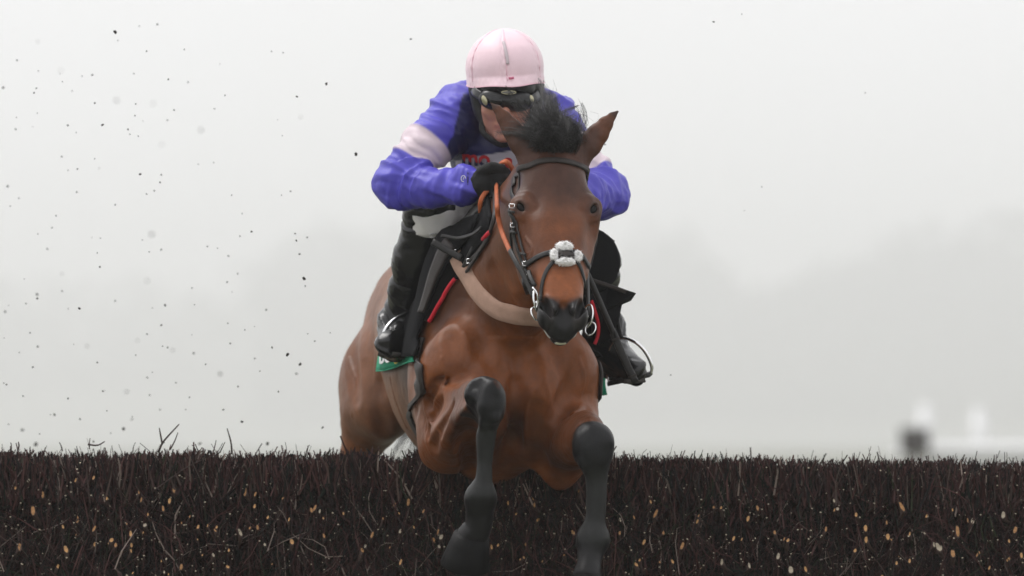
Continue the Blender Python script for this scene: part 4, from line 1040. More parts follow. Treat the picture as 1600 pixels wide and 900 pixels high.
# ---- stirrups
def stirrup(pts, thk, label, leather, cat='stirrup'):
    c = np.mean([A(*p) for p in pts], axis=0)
    t = thing('stirrup', label, cat, tuple(c), 'stirrups')
    tube_obj('iron', [A(*p) for p in pts], thk, M_steel, t, 8, closed=False, res=5)
    a, b = A(*pts[0]), A(*pts[-1])
    strap('tread', [a, (a + b) / 2, b], .034, .008, M_lea, None, 0, t, 3, nrm=(0, -.3, 1))
    strap('stirrup_leather', [A(*p) for p in leather], .016, .004, M_lea, None, 0, t, 4, nrm=(-.6, -.8, 0))
stirrup([(597, 548, .06), (596, 532, .055), (604, 512, .06), (621, 496, .08), (645, 487, .12), (656, 500, .15), (655, 530, .15), (648, 560, .14)], [.0035, .0052, .0058, .005, .004, .0045, .0045, .0035],
        'steel stirrup holding the jockey\'s boot at the picture\'s left', [(645, 487, .12), (662, 440, .18), (690, 395, .2)])
stirrup([(1017, 586, .04), (1018, 570, .035), (1008, 549, .03), (992, 534, .03), (970, 528, .06), (954, 542, .09), (948, 570, .10), (952, 600, .09)], [.0035, .0055, .006, .0055, .0045, .004, .004, .0035],
        'steel stirrup holding the jockey\'s boot at the picture\'s right', [(970, 528, .06), (962, 490, .08), (950, 440, .10)])
# ------------------------------------------------------------------ JOCKEY
JP = V3((-.04, .50, 2.27))
person = thing('person', 'jockey in blue and white silks with pink cap and black boots crouched on the racehorse', 'person', tuple(JP))
FH = A(789, 150, -.10)                     # middle of the head
hf_f = unit((.03, -.95, -.28)); hf_r = unit((1, .03, -.07)); hf_r = unit(hf_r - hf_f * (hf_r @ hf_f)); hf_u = np.cross(hf_r, hf_f)
if hf_u[2] < 0: hf_u = -hf_u
def Jh(r, f, u): return FH + hf_r * r + hf_f * f + hf_u * u
JAX = (hf_r, hf_f, hf_u)
SH = [A(719, 178, .03), A(862, 193, .03)]
UP = [A(658, 240, -.04), A(908, 255, -.02)]
ELB = [A(627, 287, -.07), A(944, 300, -.05)]
FA = [A(680, 293, -.16), A(915, 306, -.19)]
WR = [A(735, 288, -.245), A(893, 308, -.27)]
HIP = [A(748, 300, .50), A(815, 300, .50)]
KN = [A(673, 342, .02), A(900, 388, .08)]
CA = [A(651, 405, .09), A(929, 425, .08)]
AN = [A(622, 508, .20), A(944, 518, .18)]
TOE = [A(608, 540, .03), A(992, 582, .02)]
HEEL = [A(628, 540, .24), A(946, 562, .20)]
bf = Field()
bf.ell(Jh(0, -.015, .005), (.074, .086, .085), JAX, .02)
bf.ell(Jh(0, .035, -.045), (.058, .055, .075), JAX, .03)
bf.cone(Jh(0, .088, .0), Jh(0, .108, -.032), .011, .0155, k=.012)            # nose
for s in (-1, 1):
    bf.ell(Jh(s * .014, .098, -.034), (.009, .010, .008), JAX, .008)
    bf.ell(Jh(s * .040, .062, -.030), (.026, .022, .022), JAX, .02)           # cheek
    bf.ell(Jh(s * .031, .094, .004), (.016, .012, .011), JAX, .012, 's')
    bf.ell(Jh(s * .078, -.005, -.012), (.008, .018, .030), JAX, .008)         # ear
bf.ell(Jh(0, .082, -.066), (.026, .014, .007), JAX, .008); bf.ell(Jh(0, .080, -.078), (.023, .013, .008), JAX, .006)
bf.ell(Jh(0, .070, -.102), (.022, .022, .018), JAX, .02)
bf.cone(Jh(0, -.03, -.06), A(790, 205, .08), .062, .068, k=.05)
T1 = A(790, 232, .14); T2 = V3((-.04, .48, 2.26))
bf.ell(T1, (.150, .13, .13), None, .06); bf.cone(T1, T2, .12, .115, k=.08, flat=(0, .1, 1), f=.85)
for s in (0, 1):
    bf.chain([(SH[s], .058), (UP[s], .050), (ELB[s], .040), (FA[s], .040), (WR[s], .028)], k=.03)
    bf.cone(T1 + V3((0, .0, .05)), SH[s], .075, .058, k=.06)
    bf.chain([(T2, .11), (HIP[s], .095), (KN[s], .046)], k=.03); bf.cone(KN[s], CA[s], .044, .044, k=.03); bf.cone(CA[s], AN[s], .044, .032, k=.03)
    bf.cone(HEEL[s], TOE[s], .030, .026, k=.02)
def hand(field, s, g=0.0):
    """fist closed on the rein: palm, four curled fingers of unequal length, a thumb from the side of the palm"""
    w = WR[s]; sg = 1 if s == 0 else -1
    X = V3((sg, 0, 0))
    z_ = 1.15; X = X * z_; g = g * 1.0
    pc = w + X * .038 + V3((0, -.028, .004))
    field.cone(w, pc, .026 + g, .028 + g, k=.02)
    field.ell(pc, (.036 + g, .029 + g, .041 + g), None, .02)
    LN = (.92, 1.0, .95, .78)
    for i in range(4):
        zo = .034 - i * .0222; q = LN[i]
        k0 = pc + X * .022 + V3((0, -.016 - .004 * (i in (1, 2)), zo))
        k1 = k0 + (X * .022 + V3((0, -.014, -.002))) * q
        k2 = k1 + (X * .004 + V3((0, .024, -.004))) * q
        k3 = k2 + (X * -.020 + V3((0, .010, 0))) * q
        field.chain([(k0, .0128 + g), (k1, .0112 + g), (k2, .0102 + g), (k3, .0090 + g)], k=.004)
    t0 = pc + X * -.010 + V3((0, -.016, .028)); t1 = t0 + X * .024 + V3((0, -.016, .014)); t2 = t1 + X * .026 + V3((0, -.002, -.004))
    field.chain([(t0, .0135 + g), (t1, .0115 + g), (t2, .0092 + g)], k=.006)
for s in (0, 1): hand(bf, s)
P_, Q_ = bf.mesh(.006)
q = P_ - FH; fu = q @ hf_u; ff = q @ hf_f
skin = np.tile(np.array([.46, .215, .15]), (len(P_), 1)) * (.85 + .3 * fbm(P_, 30, 3))[:, None]
lip = np.linalg.norm((P_ - Jh(0, .088, -.072)) / np.array([.03, .02, .014]), axis=1) < 1
skin[lip] = (.40, .16, .12)
nz = np.clip(1.2 - np.linalg.norm(P_ - Jh(0, .11, -.03), axis=1) / .03, 0, 1)[:, None]; skin = skin * (1 - nz * .35) + np.array([.50, .17, .13]) * nz * .35
M_skin = mat('skin', (.46, .22, .15), .5, .4, attr=True, bump=.2, bscale=400)
jb = mesh_np('body', P_, Q_, M_skin, person, col=skin)

# ---- silks
jk = Field()
jk.ell(A(790, 235, .13), (.155, .145, .135), None, .06)
jk.cone(A(790, 225, .14), V3((-.04, .50, 2.27)), .135, .135, k=.08)
jk.ell(A(790, 190, .12), (.13, .10, .09), None, .06)
for s in (0, 1):
    sg = -1 if s == 0 else 1
    jk.ell(SH[s] + V3((0, 0, .002)), (.068, .075, .070), None, .05)
    jk.cone(A(790 + sg * 40, 180, .09), SH[s], .072, .065, k=.05)
    jk.chain([(SH[s], .068), (UP[s], .069), (ELB[s], .061)], k=.03)
    jk.chain([(ELB[s], .063), (FA[s], .054), (WR[s] + (FA[s] - WR[s]) * .22, .043)], k=.03)
    jk.cone(WR[s] + (FA[s] - WR[s]) * .22, WR[s] + (WR[s] - FA[s]) * .04, .036, .037, k=.010)
jk.cone(A(757, 172, .06), A(742, 148, .10), .035, .035, k=.04)
jk.cone(A(735, 150, .08), A(718, 152, .06), .045, .04, k=.03)
P_, Q_ = jk.mesh(.0045); N_ = normals(P_, Q_)
def arm_co(P, s):
    """distance along shoulder to elbow, to wrist, and from the arm's axis"""
    a, b, c = SH[s], ELB[s], WR[s]
    t = np.clip((P - a) @ (b - a) / ((b - a) @ (b - a)), -.2, 1); u = np.clip((P - b) @ (c - b) / ((c - b) @ (c - b)), 0, 1.3)
    d1 = np.linalg.norm(P - a - t[:, None] * (b - a), axis=1); d2 = np.linalg.norm(P - b - u[:, None] * (c - b), axis=1)
    return t, u, d1, d2
def folds(P, N):
    d = np.zeros(len(P))
    for s in (0, 1):
        t, u, d1, d2 = arm_co(P, s)
        ax1 = unit(ELB[s] - SH[s]); ax2 = unit(WR[s] - ELB[s])
        up = d1 < d2; ax = np.where(up[:, None], ax1, ax2); along = np.where(up, t * .3, .3 + u * .28)
        near = np.clip((.115 - np.minimum(d1, d2)) / .02, 0, 1)
        q = P - np.sum(P * ax, 1)[:, None] * ax * .0
        w = fbm(np.stack([along * 24 + 3 * fbm(P, 7, 2, 3), (P @ V3((0, .3, 1))) * 7, P[:, 0] * 4], 1), 1, 2, 11)
        r = 1 - np.abs(w - .5) * 6.0
        amp = .0055 * (1 + 1.1 * np.exp(-((along - .30) / .06) ** 2) + .7 * np.exp(-((along - .52) / .05) ** 2))
        d += near * amp * np.clip(r, -.6, 1)
        # long drapes on the lower sleeve
        w2 = fbm(np.stack([along * 4, (P[:, 2] + .35 * P[:, 0]) * 22, P[:, 1] * 8], 1), 1, 2, 5)
        d += near * .006 * np.clip(1 - np.abs(w2 - .5) * 7, -.3, 1)
        cuff = np.exp(-((u - .985) / .02) ** 2) * (d2 < .07); d += cuff * .002
    tors = np.clip((.17 - np.abs(P[:, 0] + .018)) / .03, 0, 1)
    w = fbm(P * np.array([9, 5, 20]) + 2 * fbm(P, 5, 2, 1)[:, None], 1, 2, 21); d += tors * .008 * np.clip(1 - np.abs(w - .5) * 4.5, -.5, 1)
    w = fbm(P, 9, 3, 31); d += (w - .5) * .012
    return d
P0_ = P_.copy(); P_ = P_ + N_ * folds(P_, N_)[:, None]
def px_of(P):
    c_, s_ = math.cos(PITCH), math.sin(PITCH); v = P - CAM; z = v[:, 1] * c_ + v[:, 2] * s_; y = -v[:, 1] * s_ + v[:, 2] * c_
    return 800 + FPX * v[:, 0] / z, 450 - FPX * y / z
BLUE = np.array([.088, .076, .50]); NAVY = np.array([.016, .016, .080]); WHT = np.array([.66, .55, .60])
P1_ = P_; P_ = P0_
col = np.tile(BLUE, (len(P_), 1)); wob = (fbm(P_, 22, 2, 2) - .5) * .008
# navy front of the body, its edge fixed on the garment
xl_ = np.interp(P_[:, 2], [A(0, 250, 0)[2], A(0, 140, 0)[2]], [A(690, 250, 0)[0], A(722, 140, 0)[0]]) + (fbm(P_, 12, 2, 8) - .5) * .03; xr_ = np.interp(P_[:, 2], [A(0, 250, 0)[2], A(0, 140, 0)[2]], [A(890, 250, 0)[0], A(866, 140, 0)[0]])
fr = np.clip((P_[:, 0] - xl_ + wob) / .004, 0, 1) * np.clip((xr_ - P_[:, 0] + wob) / .004, 0, 1) * np.clip((A(0, 150, .1)[2] - P_[:, 2] + 0) / .01, 0, 1) * (P_[:, 1] < .2)
T_ = [arm_co(P_, s) for s in (0, 1)]
onarm = np.minimum(np.minimum(T_[0][2], T_[0][3]), np.minimum(T_[1][2], T_[1][3])) < .082
for s in (0, 1):
    dd_ = np.where(T_[s][3] < T_[s][2] + .01, T_[s][3], 1.); fr = fr * np.clip((dd_ - .070) / .004, 0, 1)
col = col + (NAVY - col) * fr[:, None]
zb0, zb1 = A(0, 266, -.05)[2], A(0, 235, -.05)[2]
hoop = np.clip((P_[:, 2] - zb0 + wob) / .003, 0, 1) * np.clip((zb1 - P_[:, 2] - wob + (P_[:, 0] + .02) * .18) / .003, 0, 1) * np.clip((P_[:, 0] - A(713, 250, 0)[0]) / .003, 0, 1) * (P_[:, 0] < A(880, 250, 0)[0]) * (T_[0][3] > .060) * (P_[:, 1] < .15)
col = col + (np.array([.56, .54, .58]) - col) * hoop[:, None]
for s, (t0, t1) in enumerate(((.46, .80), (.34, .80))):
    t, u, d1, d2 = T_[s]
    tt = (P_ - SH[s]) @ (ELB[s] - SH[s]) / ((ELB[s] - SH[s]) @ (ELB[s] - SH[s])) + wob * .6
    side = (P_[:, 0] < -.10) if s == 0 else (P_[:, 0] > .12)
    w = np.clip((tt - t0) / .022, 0, 1) * np.clip((t1 - tt) / .022, 0, 1) * np.clip((.100 - d1) / .006, 0, 1) * np.clip((d2 - d1 + .004) / .006, 0, 1) * side
    col = col + (WHT - col) * w[:, None]
P_ = P1_
M_silk = mat('racing_silk', (.07, .06, .4), .38, .35, attr=True, bump=.25, bscale=700, sheen=.0, var=.10, vscale=14)
jkt = mesh_np('jacket', P_, Q_, M_silk, person, col=col)
def seen_text(s_, m, x0, y0, size_px, field, off, name, parent, bold=0, shear=0, up=(0, -1), y_from=-.2):
    k = size_px
    def mp(x, y):
        return np.array([seen(field, x0 + a * k, y0 - b * k + a * k * .06, off, y_from, .6) for a, b in zip(x, y)])
    return lettering(s_, m, 1.0, mp, parent, name, bold, shear)
def creases(m, sc, strength, dist, stretch=(1, 1, 1)):
    n = m.node_tree.nodes; l = m.node_tree.links; b = n['Principled BSDF']
    tc = n.new('ShaderNodeTexCoord'); mp = n.new('ShaderNodeMapping'); mp.inputs['Scale'].default_value = stretch; l.new(tc.outputs['Object'], mp.inputs[0])
    nz = n.new('ShaderNodeTexNoise'); nz.noise_type = 'RIDGED_MULTIFRACTAL'; nz.inputs['Scale'].default_value = sc; nz.inputs['Detail'].default_value = 2.5; nz.inputs['Distortion'].default_value = .9
    l.new(mp.outputs[0], nz.inputs['Vector'])
    bn = n.new('ShaderNodeBump'); bn.inputs['Strength'].default_value = strength; bn.inputs['Distance'].default_value = dist
    l.new(nz.outputs['Fac'], bn.inputs['Height'])
    old = b.inputs['Normal'].links
    if old: l.new(old[0].from_socket, bn.inputs['Normal'])
    l.new(bn.outputs[0], b.inputs['Normal'])
creases(M_silk, 11, .6, .005, (.8, .8, 1.5))
M_tred = mat('red_print', (.45, .015, .02), .6, .3); M_tnavy = mat('navy_print', (.012, .012, .05), .6, .3)
tx = seen_text('mo', M_tred, 721, 257, 34, jk, .012, 'chest_lettering', jkt, .03, y_from=-.15)
tx.data.materials.append(M_tnavy)
for p_ in tx.data.polygons:
    if px_of(np.array([p_.center[:]]))[1][0] > 251.0 + (px_of(np.array([p_.center[:]]))[0][0] - 722) * .06: p_.material_index = 1
tx = seen_text('a', M_tred, 788, 262, 33, jk, .012, 'chest_lettering', jkt, .03, y_from=-.15)
# small round maker's badge and bar on the cuff
c0 = seen(jk, 724, 279, .004, -.5); nf = V3((-.1, -1, .1)); cx = unit(V3((1, -.3, 0))); cz = V3((0, 0, 1.))
ring('cuff_badge', c0, cx, cz, .0065, .0085, .0011, M_wht, jkt, 20)
tube_obj('cuff_badge', [c0 + cx * .002 + cz * .004, c0 - cx * .001 - cz * .004], .0012, M_wht, jkt, 6, res=1)
tube_obj('cuff_badge', [seen(jk, 729, 266, .003, -.5), seen(jk, 732, 260, .003, -.5)], .0012, M_wht, jkt, 6, res=1)
tube_obj('cuff_seam', [seen(jk, 731, y, .001, -.5) for y in range(258, 304, 5)], .0016, M_silk, jkt, 6, res=2)
# neck badge
tube_obj('collar_badge', [seen(jk, x, y, .004, -.3) for x, y in ((752, 182), (758, 186), (754, 192), (760, 195), (757, 200))], .0018, M_wht, jkt, 6, res=3)

# ---- gloves
M_glove = mat('black_glove', (.009, .009, .010), .75, .25, bump=.6, bscale=420, sheen=.1)
for s in (0, 1):
    gf = Field(); hand(gf, s, .0035); 
    gf.cone(WR[s] + (FA[s] - WR[s]) * .18, WR[s], .030, .031, k=.01)
    P_, Q_ = gf.mesh(.0035); P_ = P_ + normals(P_, Q_) * ((fbm(P_, 60, 2) - .5) * .004)[:, None]
    mesh_np('glove', P_, Q_, M_glove, person)
# ---- breeches
M_brch = mat('white_breeches', (.76, .74, .71), .42, .5, bump=.3, bscale=600, var=.08, vscale=12)
bc = Field(); bc.cone(V3((-.04, .42, 2.27)), T2, .13, .13, k=.05)
for s in (0, 1):
    bc.chain([(T2, .125), (HIP[s], .11), (KN[s], .060)], k=.04)
    bc.cone(KN[s], KN[s] + (CA[s] - KN[s]) * .3, .058, .050, k=.03)
P_, Q_ = bc.mesh(.006); N_ = normals(P_, Q_)
w = fbm(P_ * np.array([14, 10, 16]), 1, 2, 4); P_ = P_ + N_ * (.008 * np.clip(1 - np.abs(w - .5) * 5, -.4, 1))[:, None]
mesh_np('breeches', P_, Q_, M_brch, person)
# ---- boots
M_boot = mat('black_boot', (.007, .0065, .007), .24, .42, bump=.12, bscale=300, var=.3, vscale=25)
M_sole = mat('boot_sole', (.05, .045, .04), .8, .3, var=.4, vscale=60, bump=.6, bscale=150)
for s in (0, 1):
    of = Field(); sg = -1 if s == 0 else 1
    top = KN[s] + (V3((-.004, .0, .034)) if s == 0 else V3((.022, 0, .012)))
    if s == 0: of.chain([(top, .072), (KN[s] + (CA[s] - KN[s]) * .5, .068), (CA[s], .062)], k=.03)
    else: of.chain([(A(905, 382, .03), .052), (A(927, 404, .05), .074), (CA[s], .066)], k=.03)
    of.chain([(CA[s], .062), (CA[s] + (AN[s] - CA[s]) * .6, .050), (AN[s], .045)], k=.03)
    of.chain([(AN[s], .044), (HEEL[s], .038)], k=.03)
    of.chain([(HEEL[s], .036), ((HEEL[s] + TOE[s]) / 2 + V3((0, 0, .006)), .039), (TOE[s], .034)], k=.03)
    of.cone(AN[s], (HEEL[s] + TOE[s]) / 2, .040, .034, k=.04)
    # open top
    of.ell(top + V3((0, .02, .066)), (.13, .13, .030), None, .008, 's')
    P_, Q_ = of.mesh(.0045); N_ = normals(P_, Q_)
    ax = unit(AN[s] - CA[s]); h = (P_ - KN[s]) @ ax; L_ = np.linalg.norm(AN[s] - KN[s])
    w = fbm(np.stack([h * 34 + 3 * fbm(P_, 9, 2), P_[:, 0] * 7, P_[:, 1] * 7], 1), 1, 2, 17 + s)
    amp = .0035 + .007 * np.exp(-((h - L_ * .88) / .10) ** 2)
    P_ = P_ + N_ * (amp * np.clip(1 - np.abs(w - .5) * 4.6, -.6, 1))[:, None]
    b_ = mesh_np('boot', P_, Q_, M_boot, person)
    sp = [HEEL[s] + V3((0, .03, -.036)), (HEEL[s] + TOE[s]) / 2 + V3((0, 0, -.036)), TOE[s] + V3((0, -.03, -.028))]
    strap('sole', sp, .066, .009, M_sole, None, 0, b_, 6, nrm=(0, -.2, 1))
    # garter strap and buckle below the knee
    pp = [seen(of, x, y, .004, -.3) for x, y in (((668, 352), (682, 358), (696, 360), (704, 352)) if s == 0 else ((928, 368), (946, 372), (958, 380)))]
    strap('boot_strap', pp, .018, .003, M_lea2, None, 0, b_, 5, nrm=(0, -1, .2))
strap('boot_tab', [A(683, 392, -.02), A(678, 403, -.02), A(672, 416, -.02)], .010, .004, M_web, None, 0, person, 5)
buckle(A(677, 368, -.045), V3((1, 0, 0)), V3((0, 0, 1)), .020, .010, M_steel, person)

# ---- helmet, cap, goggles
M_helm = mat('black_helmet', (.010, .010, .011), .45, .5, bump=.15, bscale=300)
HC = A(789, 106, -.075)
kr_ = unit((1, .03, .055)); kf_ = unit((.03, -.99, -.10)); kf_ = unit(kf_ - kr_ * (kf_ @ kr_)); ku_ = np.cross(kr_, kf_); ku_ = ku_ * np.sign(ku_[2])
KAX = (kr_, kf_, ku_)
def Hh(r, f, u): return HC + kr_ * r + kf_ * f + ku_ * u
kf = Field()
kf.ell(HC, (.106, .128, .106), KAX, .02); kf.ell(Hh(0, -.004, -.035), (.097, .120, .060), KAX, .02)
kf.cone(Hh(-.05, .092, -.062), Hh(.05, .092, -.062), .026, .026, k=.03)
for s in (-1, 1): kf.chain([(Hh(s * .078, .03, -.06), .028), (Hh(s * .078, .035, -.110), .022), (Hh(s * .066, .045, -.155), .015)], k=.03)
kf.ell(Hh(0, -.05, -.07), (.095, .07, .06), KAX, .03)
kf.ell(Hh(0, .06, -.135), (.066, .14, .062), KAX, .008, 's')
P_, Q_ = kf.mesh(.005); hel = mesh_np('helmet', P_, Q_, M_helm, person)
strap('chin_strap', [Hh(-.072, .05, -.14), Jh(-.055, .05, -.10), Jh(0, .075, -.125), Jh(.055, .05, -.10), Hh(.072, .05, -.14)], .018, .003, M_lea, None, 0, person, 6, nrm=(0, -.8, -.6))
# satin cap stretched over the skull cap
M_cap = mat('pink_satin', (.86, .64, .70), .42, .4, bump=.2, bscale=500, sheen=.2, var=.05, vscale=20); creases(M_cap, 16, .35, .003, (.5, .5, 1.6))
M_hem = mat('pink_hem', (.82, .52, .60), .5, .4)
def cap():
    nu, nv = 180, 46; V = []
    for i in range(nv + 1):
        t = i / nv; th = R(2 + 88 * min(t / .76, 1)); dn = max(0, t - .76) / .24
        for j in range(nu):
            a = 2 * math.pi * j / nu                         # a = 90 deg points to the face
            seam = min(abs((a - math.pi / 2 - .05 + k * math.pi / 3 + math.pi) % (2 * math.pi) - math.pi) for k in range(6))
            r = 1.0 + (.016 * math.exp(-(seam / .022) ** 2) - .010 * math.exp(-((seam - .06) / .03) ** 2)) * (t > .05)
            g_ = math.sin(seam * 60 + 9 * t) * math.exp(-(seam / .16) ** 2) * .014 * math.sin(t * 44 + 3 * math.sin(a * 5)) * min(1, t * 3)
            gather = .022 * math.exp(-((t - .93) / .035) ** 2) * math.sin(a * 31 + 4 * math.sin(a * 3)) * .35
            tuck = -.006 * math.exp(-((t - .86) / .03) ** 2) + .012 * dn * dn
            soft = .010 * (math.sin(a * 3 + 1.3) * math.sin(t * 5 + .4))
            r += g_ + gather + tuck + soft
            front = max(0, math.sin(a)) ** 3
            pk = front * .018 * max(0, (t - .86) / .14)
            x = math.sin(th) * math.cos(a) * .112 * r * (1 - .02 * dn); y = math.sin(th) * math.sin(a) * (.137 * r) + pk; z = math.cos(th) * .112 * r
            z -= .046 * dn + .002 * math.sin(a * 5 + 1) * dn
            V.append(Hh(x, y, z))
    # turned-in rim
    for q, dz in ((.975, -.002), (.94, .004)):
        for j in range(nu):
            p = V[nv * nu + j]; V.append(HC + (p - HC) * q + hf_u * dz)
    F = []
    for i in range(nv + 2):
        for j in range(nu): F.append((i * nu + j, (i + 1) * nu + j, (i + 1) * nu + (j + 1) % nu, i * nu + (j + 1) % nu))
    F.append(tuple(range(nu)))
    o = mesh_np('cap', V, F, M_cap, person)
    for k in range(6):
        a_ = .05 + k * 60; j = int(round((90 + a_) / 2)) % nu
        tube_obj('seam_piping', [HC + (V[i * nu + j] - HC) * 1.004 for i in range(3, nv - 2, 3)], .0016, M_hem, o, 5, res=2)
    tube_obj('hem', [HC + (V[(nv) * nu + j] - HC) * 1.004 for j in range(0, nu, 6)], .0018, M_hem, o, 6, closed=True, res=1)
    # covered button on top and the grey ribbon down the front seam
    M_grib = mat('grey_ribbon', (.55, .47, .50), .5, .4); M_pk = mat('deep_pink', (.62, .16, .27), .5, .4)
    def dome(x, z, off=.003):
        r = math.sqrt(max(0, 1 - (x / .112) ** 2 - (max(z, 0) / .112) ** 2)); return Hh(x, .137 * r + off, z)
    strap('front_ribbon', [dome(-.004, .080), dome(.000, .058), dome(.003, .036), dome(.004, .016)], .009, .0012, M_grib, None, 0, o, 4, nrm=-hf_f * -1)
    strap('front_tab', [dome(.004, -.024, .012), dome(.012, -.024, .012), dome(.019, -.023, .012)], .007, .002, M_pk, None, 0, o, 3, nrm=hf_f)
cap()
# goggles: frame, dark lens, strap with a silver plate
M_gog = mat('goggle_frame', (.008, .008, .009), .35, .5); M_lens = mat('goggle_lens', (.006, .006, .007), .22, .45)
gg = Field(); 
for s in (-1, 1): gg.ell(Jh(s * .036, .088, .008), (.044, .026, .030), (unit(hf_r - hf_f * s * .35), unit(hf_f + hf_r * s * .35), hf_u), .012)
gg.ell(Jh(0, .120, -.030), (.016, .03, .020), JAX, .006, 's')
P_, Q_ = gg.mesh(.003); gog = mesh_np('goggles', P_, Q_, M_gog, person)
for s in (-1, 1):
    V, F = sphere_np(Jh(s * .036, .096, .008), (.034, .022, .021), (unit(hf_r - hf_f * s * .35), unit(hf_f + hf_r * s * .35), hf_u), 20, 14); mesh_np('lens', V, F, M_lens, gog)
strap('goggle_strap', [Jh(-.095, .0, .02), Jh(-.088, .055, .018), Jh(-.070, .085, .014)], .026, .003, M_gog, None, 0, gog, 4, nrm=(-.6, -.7, 0))
strap('goggle_strap', [Jh(.095, .0, .02), Jh(.088, .055, .018), Jh(.070, .085, .014)], .026, .003, M_gog, None, 0, gog, 4, nrm=(.6, -.7, 0))
M_brs = mat('worn_brass', (.45, .42, .28), .35, .5, metal=.8)
for (x, y, dx, r1) in ((757, 157, -.4, .010), (831, 154, .3, .007)):
    c = A(x, y, FH[1] - .115); V, F = sphere_np(c, (r1 * .8, .004, r1 * 1.5), (unit((1, dx, .35)), unit((-dx, 1, 0)), unit((-.35, 0, 1))), 14, 8); mesh_np('strap_buckle', V, F, M_brs, gog)
pc_ = A(795, 144.5, FH[1] - .128)
ring('badge_rim', pc_, (1, 0, 0), (0, 0, 1), .0205, .0048, .0011, M_brs, hel, 28)
V, F = sphere_np(pc_ + V3((0, .002, 0)), (.020, .003, .0045), None, 18, 6); mesh_np('badge_plate', V, F, mat('badge_plate', (.16, .16, .15), .4, .5, metal=.5), hel)

# ---- whip
wh = thing('whip', 'black leather whip slanting down from the jockey\'s hand beside the horse\'s head', 'whip', tuple(A(872, 312, -.30)))
tube_obj('handle', [A(868, 306, -.33), A(880, 338, -.335), A(900, 388, -.34)], [.010, .0095, .008], M_lea, wh, 10)
tube_obj('shaft', [A(900, 388, -.34), A(930, 455, -.35), A(962, 528, -.345)], [.008, .0085, .0085], M_lea, wh, 10)
strap('flap', [A(958, 520, -.345), A(975, 560, -.345), A(993, 598, -.345)], .021, .007, M_lea, None, 0, wh, 6)
for x, y in ((962, 530), (988, 588)): strap('band', [A(x - 6, y + 3, -.353), A(x, y, -.355), A(x + 6, y - 3, -.353)], .006, .003, M_lea2, None, 0, wh, 3)
# ------------------------------------------------------------------ flying turf
M_clod = mat('clod_earth', (.028, .022, .018), .95, .1, var=.5, vscale=60)
clod_me = []
for k in range(8):
    bm = bmesh.new(); bmesh.ops.create_icosphere(bm, subdivisions=2, radius=1)
    P = np.array([v.co[:] for v in bm.verts]); f = .25 + 1.5 * fbm(P + k * 7.3, 2.4, 3, k)
    el = np.array([rnd.uniform(.5, 1.3), rnd.uniform(.5, 1.2), rnd.uniform(.6, 1.3)])
    for v, p, q in zip(bm.verts, P, f): v.co = Vector(p * q * el)
    me = bpy.data.meshes.new('turf_clod'); bm.to_mesh(me); bm.free(); me.materials.append(M_clod); me.validate(); clod_me.append(me)
# px, py, size in photo px, depth, own label
BIG = [(556, 241, 4.2, .3, 'dark clod of turf nearest above the jockey\'s outstretched sleeve'), (1115, 34, 2.6, .2, 'lower of two small clods flying high right of the jockey'),
       (1159, 22, 1.8, .2, 'upper of two small clods flying high right of the jockey'), (182, 157, 6.5, -5, 'large soft blurred clod high at the far left'),
       (180, 50, 4, .3, 'dark clod of turf at the top left of the sky'), (475, 435, 5, .2, 'dark clod midway between the horse\'s rump and the left edge'),
       (449, 554, 4.2, .1, 'ragged dark clod floating left of the horse\'s hindquarters'), (124, 482, 4, .2, 'dark clod low at the far left above the fence'),
       (642, 61, 3, .5, 'small clod high to the left of the pink cap'), (510, 131, 3.2, .3, 'small clod in the sky left of the jockey\'s shoulder'),
       (237, 366, 6, -5, 'pale blurred clod in the middle of the left sky'), (469, 569, 4, .8, 'soft clod just below the ragged one left of the hindquarters'),
       (344, 584, 5.5, -4, 'blurred clod above the fence, left of the hindquarters')]
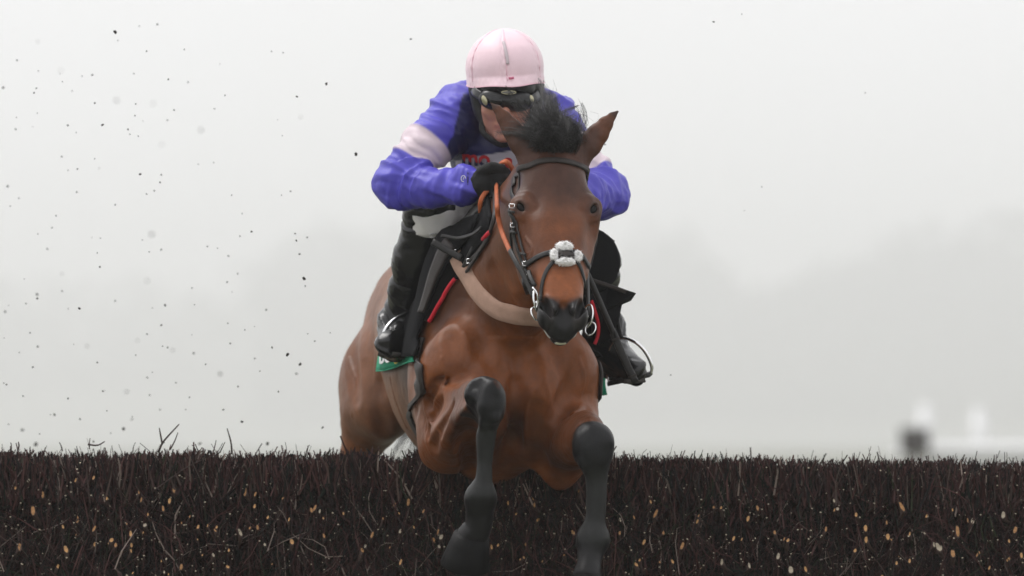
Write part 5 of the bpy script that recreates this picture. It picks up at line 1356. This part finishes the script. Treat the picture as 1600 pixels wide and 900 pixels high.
CL = [(59, 65, 4, -4), (218, 41, 2, 1), (246, 38, 2, 1), (229, 80, 2, .5), (263, 124, 2.2, .3), (60, 111, 2, 1), (128, 119, 2, 1), (57, 138, 2.3, .8), (5, 137, 3, 1.5), (53, 145, 2, .5),
      (106, 196, 2.2, .6), (119, 207, 1.8, .5), (148, 161, 2, .4), (160, 195, 3.2, .3), (200, 202, 2.6, .4), (203, 210, 2, .6), (216, 213, 2.2, .5), (239, 162, 5, -5), (272, 172, 2, .5), (148, 248, 2, .8),
      (121, 264, 2, .6), (219, 272, 2.8, .3), (250, 285, 2, .4), (12, 291, 3, 1.5), (180, 320, 2, .6), (229, 303, 2, .6), (241, 298, 2, .9), (362, 305, 1.6, .4), (440, 305, 1.8, .4), (454, 299, 2, .8),
      (464, 151, 2.8, .3), (393, 362, 2.8, .3), (375, 369, 1.8, .8), (461, 365, 2.4, .4), (463, 376, 2.8, .2), (468, 397, 2.6, .4), (480, 371, 2, .6), (477, 447, 2, .4), (157, 372, 2, .7), (152, 395, 2, .5),
      (156, 417, 3, .4), (252, 390, 2, 1), (357, 400, 2, 1), (355, 441, 2, .6), (97, 455, 2.6, 1.2), (58, 460, 3, 2), (74, 389, 2.4, 1.4), (258, 477, 3, .8), (252, 508, 2.4, .6), (215, 532, 4.5, -4), (136, 541, 4.5, -4),
      (212, 555, 2, .5), (254, 541, 2, .5), (262, 543, 2, .7), (270, 547, 4, -4), (303, 552, 3, 1.8), (47, 520, 2.4, .8), (8, 487, 2.6, 2), (10, 601, 2, .5), (167, 642, 1.6, .2), (125, 655, 2.4, .8), (349, 640, 2.8, .6),
      (198, 612, 5, -4), (193, 670, 3.6, 1.8), (56, 694, 4.5, 2.5), (35, 672, 3.5, 2.5), (418, 693, 4, 1.5), (504, 668, 3.6, .6), (516, 520, 2, .4), (492, 533, 2.4, .4), (425, 543, 2.6, .3), (406, 580, 2, .4), (416, 484, 2.2, 1), (463, 584, 3, 1.6),
      (435, 612, 2, .4), (378, 659, 3, .5), (312, 693, 3.6, 2), (85, 648, 2.6, 1.5), (275, 598, 2.4, .8), (296, 621, 1.8, .4), (356, 505, 1.8, .8), (302, 552, 2, .8), (324, 385, 1.8, .8), (334, 254, 1.6, .6), (155, 263, 2, 2), (314, 203, 5, -5),
      (253, 226, 5, -5), (230, 439, 5.5, -5), (97, 428, 4, -4), (470, 183, 3, -4), (441, 212, 1.6, .6), (288, 77, 1.8, .8), (95, 110, 3, -5), (1352, 145, 1.6, 1), (1190, 292, 1.8, .6), (1163, 329, 1.4, .8), (1048, 586, 1.6, .4),
      (372, 604, 2, .8), (398, 560, 2, 1), (120, 300, 1.8, 1.2), (335, 170, 1.6, 1), (206, 655, 3, 2.4), (250, 640, 2.2, 1.6), (146, 690, 2.2, 1), (290, 640, 2, .8), (230, 590, 2.4, 1.2), (180, 470, 2, 1.4), (300, 450, 1.8, 1)]
def put_clod(px, py, s, Y, lab):
    o = bpy.data.objects.new('turf_clod', clod_me[rnd.randrange(8)]); C.objects.link(o); o.location = A(px, py, Y)
    if Y < 0: Y *= .38; s *= .55
    r = s / FPX * (18 + Y) * .62; o.scale = (r, r, r); o.rotation_euler = (rnd.uniform(0, 6), rnd.uniform(0, 6), rnd.uniform(0, 6))
    tag(o, lab, 'clod', 'bits of turf thrown up by the hooves')
for px, py, s, Y, lab in BIG: put_clod(px, py, s, Y, lab)
def zone_label(px, py, s, Y):
    kind = 'blurred blob of turf' if abs(Y) > 3 else 'dark speck of turf' if s >= 2.4 else 'pinprick speck of turf'
    if px > 600: return kind + ' in the sky to the right of the racehorse'
    v = 'high up' if py < 230 else 'halfway up the sky' if py < 450 else 'low above the brush fence'
    h = 'by the left edge' if px < 170 else 'in mid left sky' if px < 340 else 'close to the jockey'
    return kind + ' ' + v + ' ' + h
CL += [(rnd.uniform(0, 510) * rnd.uniform(.5, 1), rnd.uniform(60, 695), rnd.uniform(1.2, 2.3), rnd.uniform(.2, 1.4)) for _ in range(70)]
for px, py, s, Y in CL: put_clod(px, py, s, Y, zone_label(px, py, s, Y))
def haze():
    lo = (-900, -19.5, -1.0); hi = (900, 3290, 105)
    V, F = box_faces(lo, hi)
    m = bpy.data.materials.new('haze_air'); m.use_nodes = True; n = m.node_tree.nodes; n.clear()
    o = n.new('ShaderNodeOutputMaterial'); v = n.new('ShaderNodeVolumePrincipled')
    v.inputs['Color'].default_value = (1, 1, 1, 1); v.inputs['Density'].default_value = .00098; v.inputs['Anisotropy'].default_value = .75
    m.node_tree.links.new(v.outputs[0], o.inputs['Volume'])
    tag(mesh_np('haze', V, F, m, smooth=False), kind='stuff')
haze()
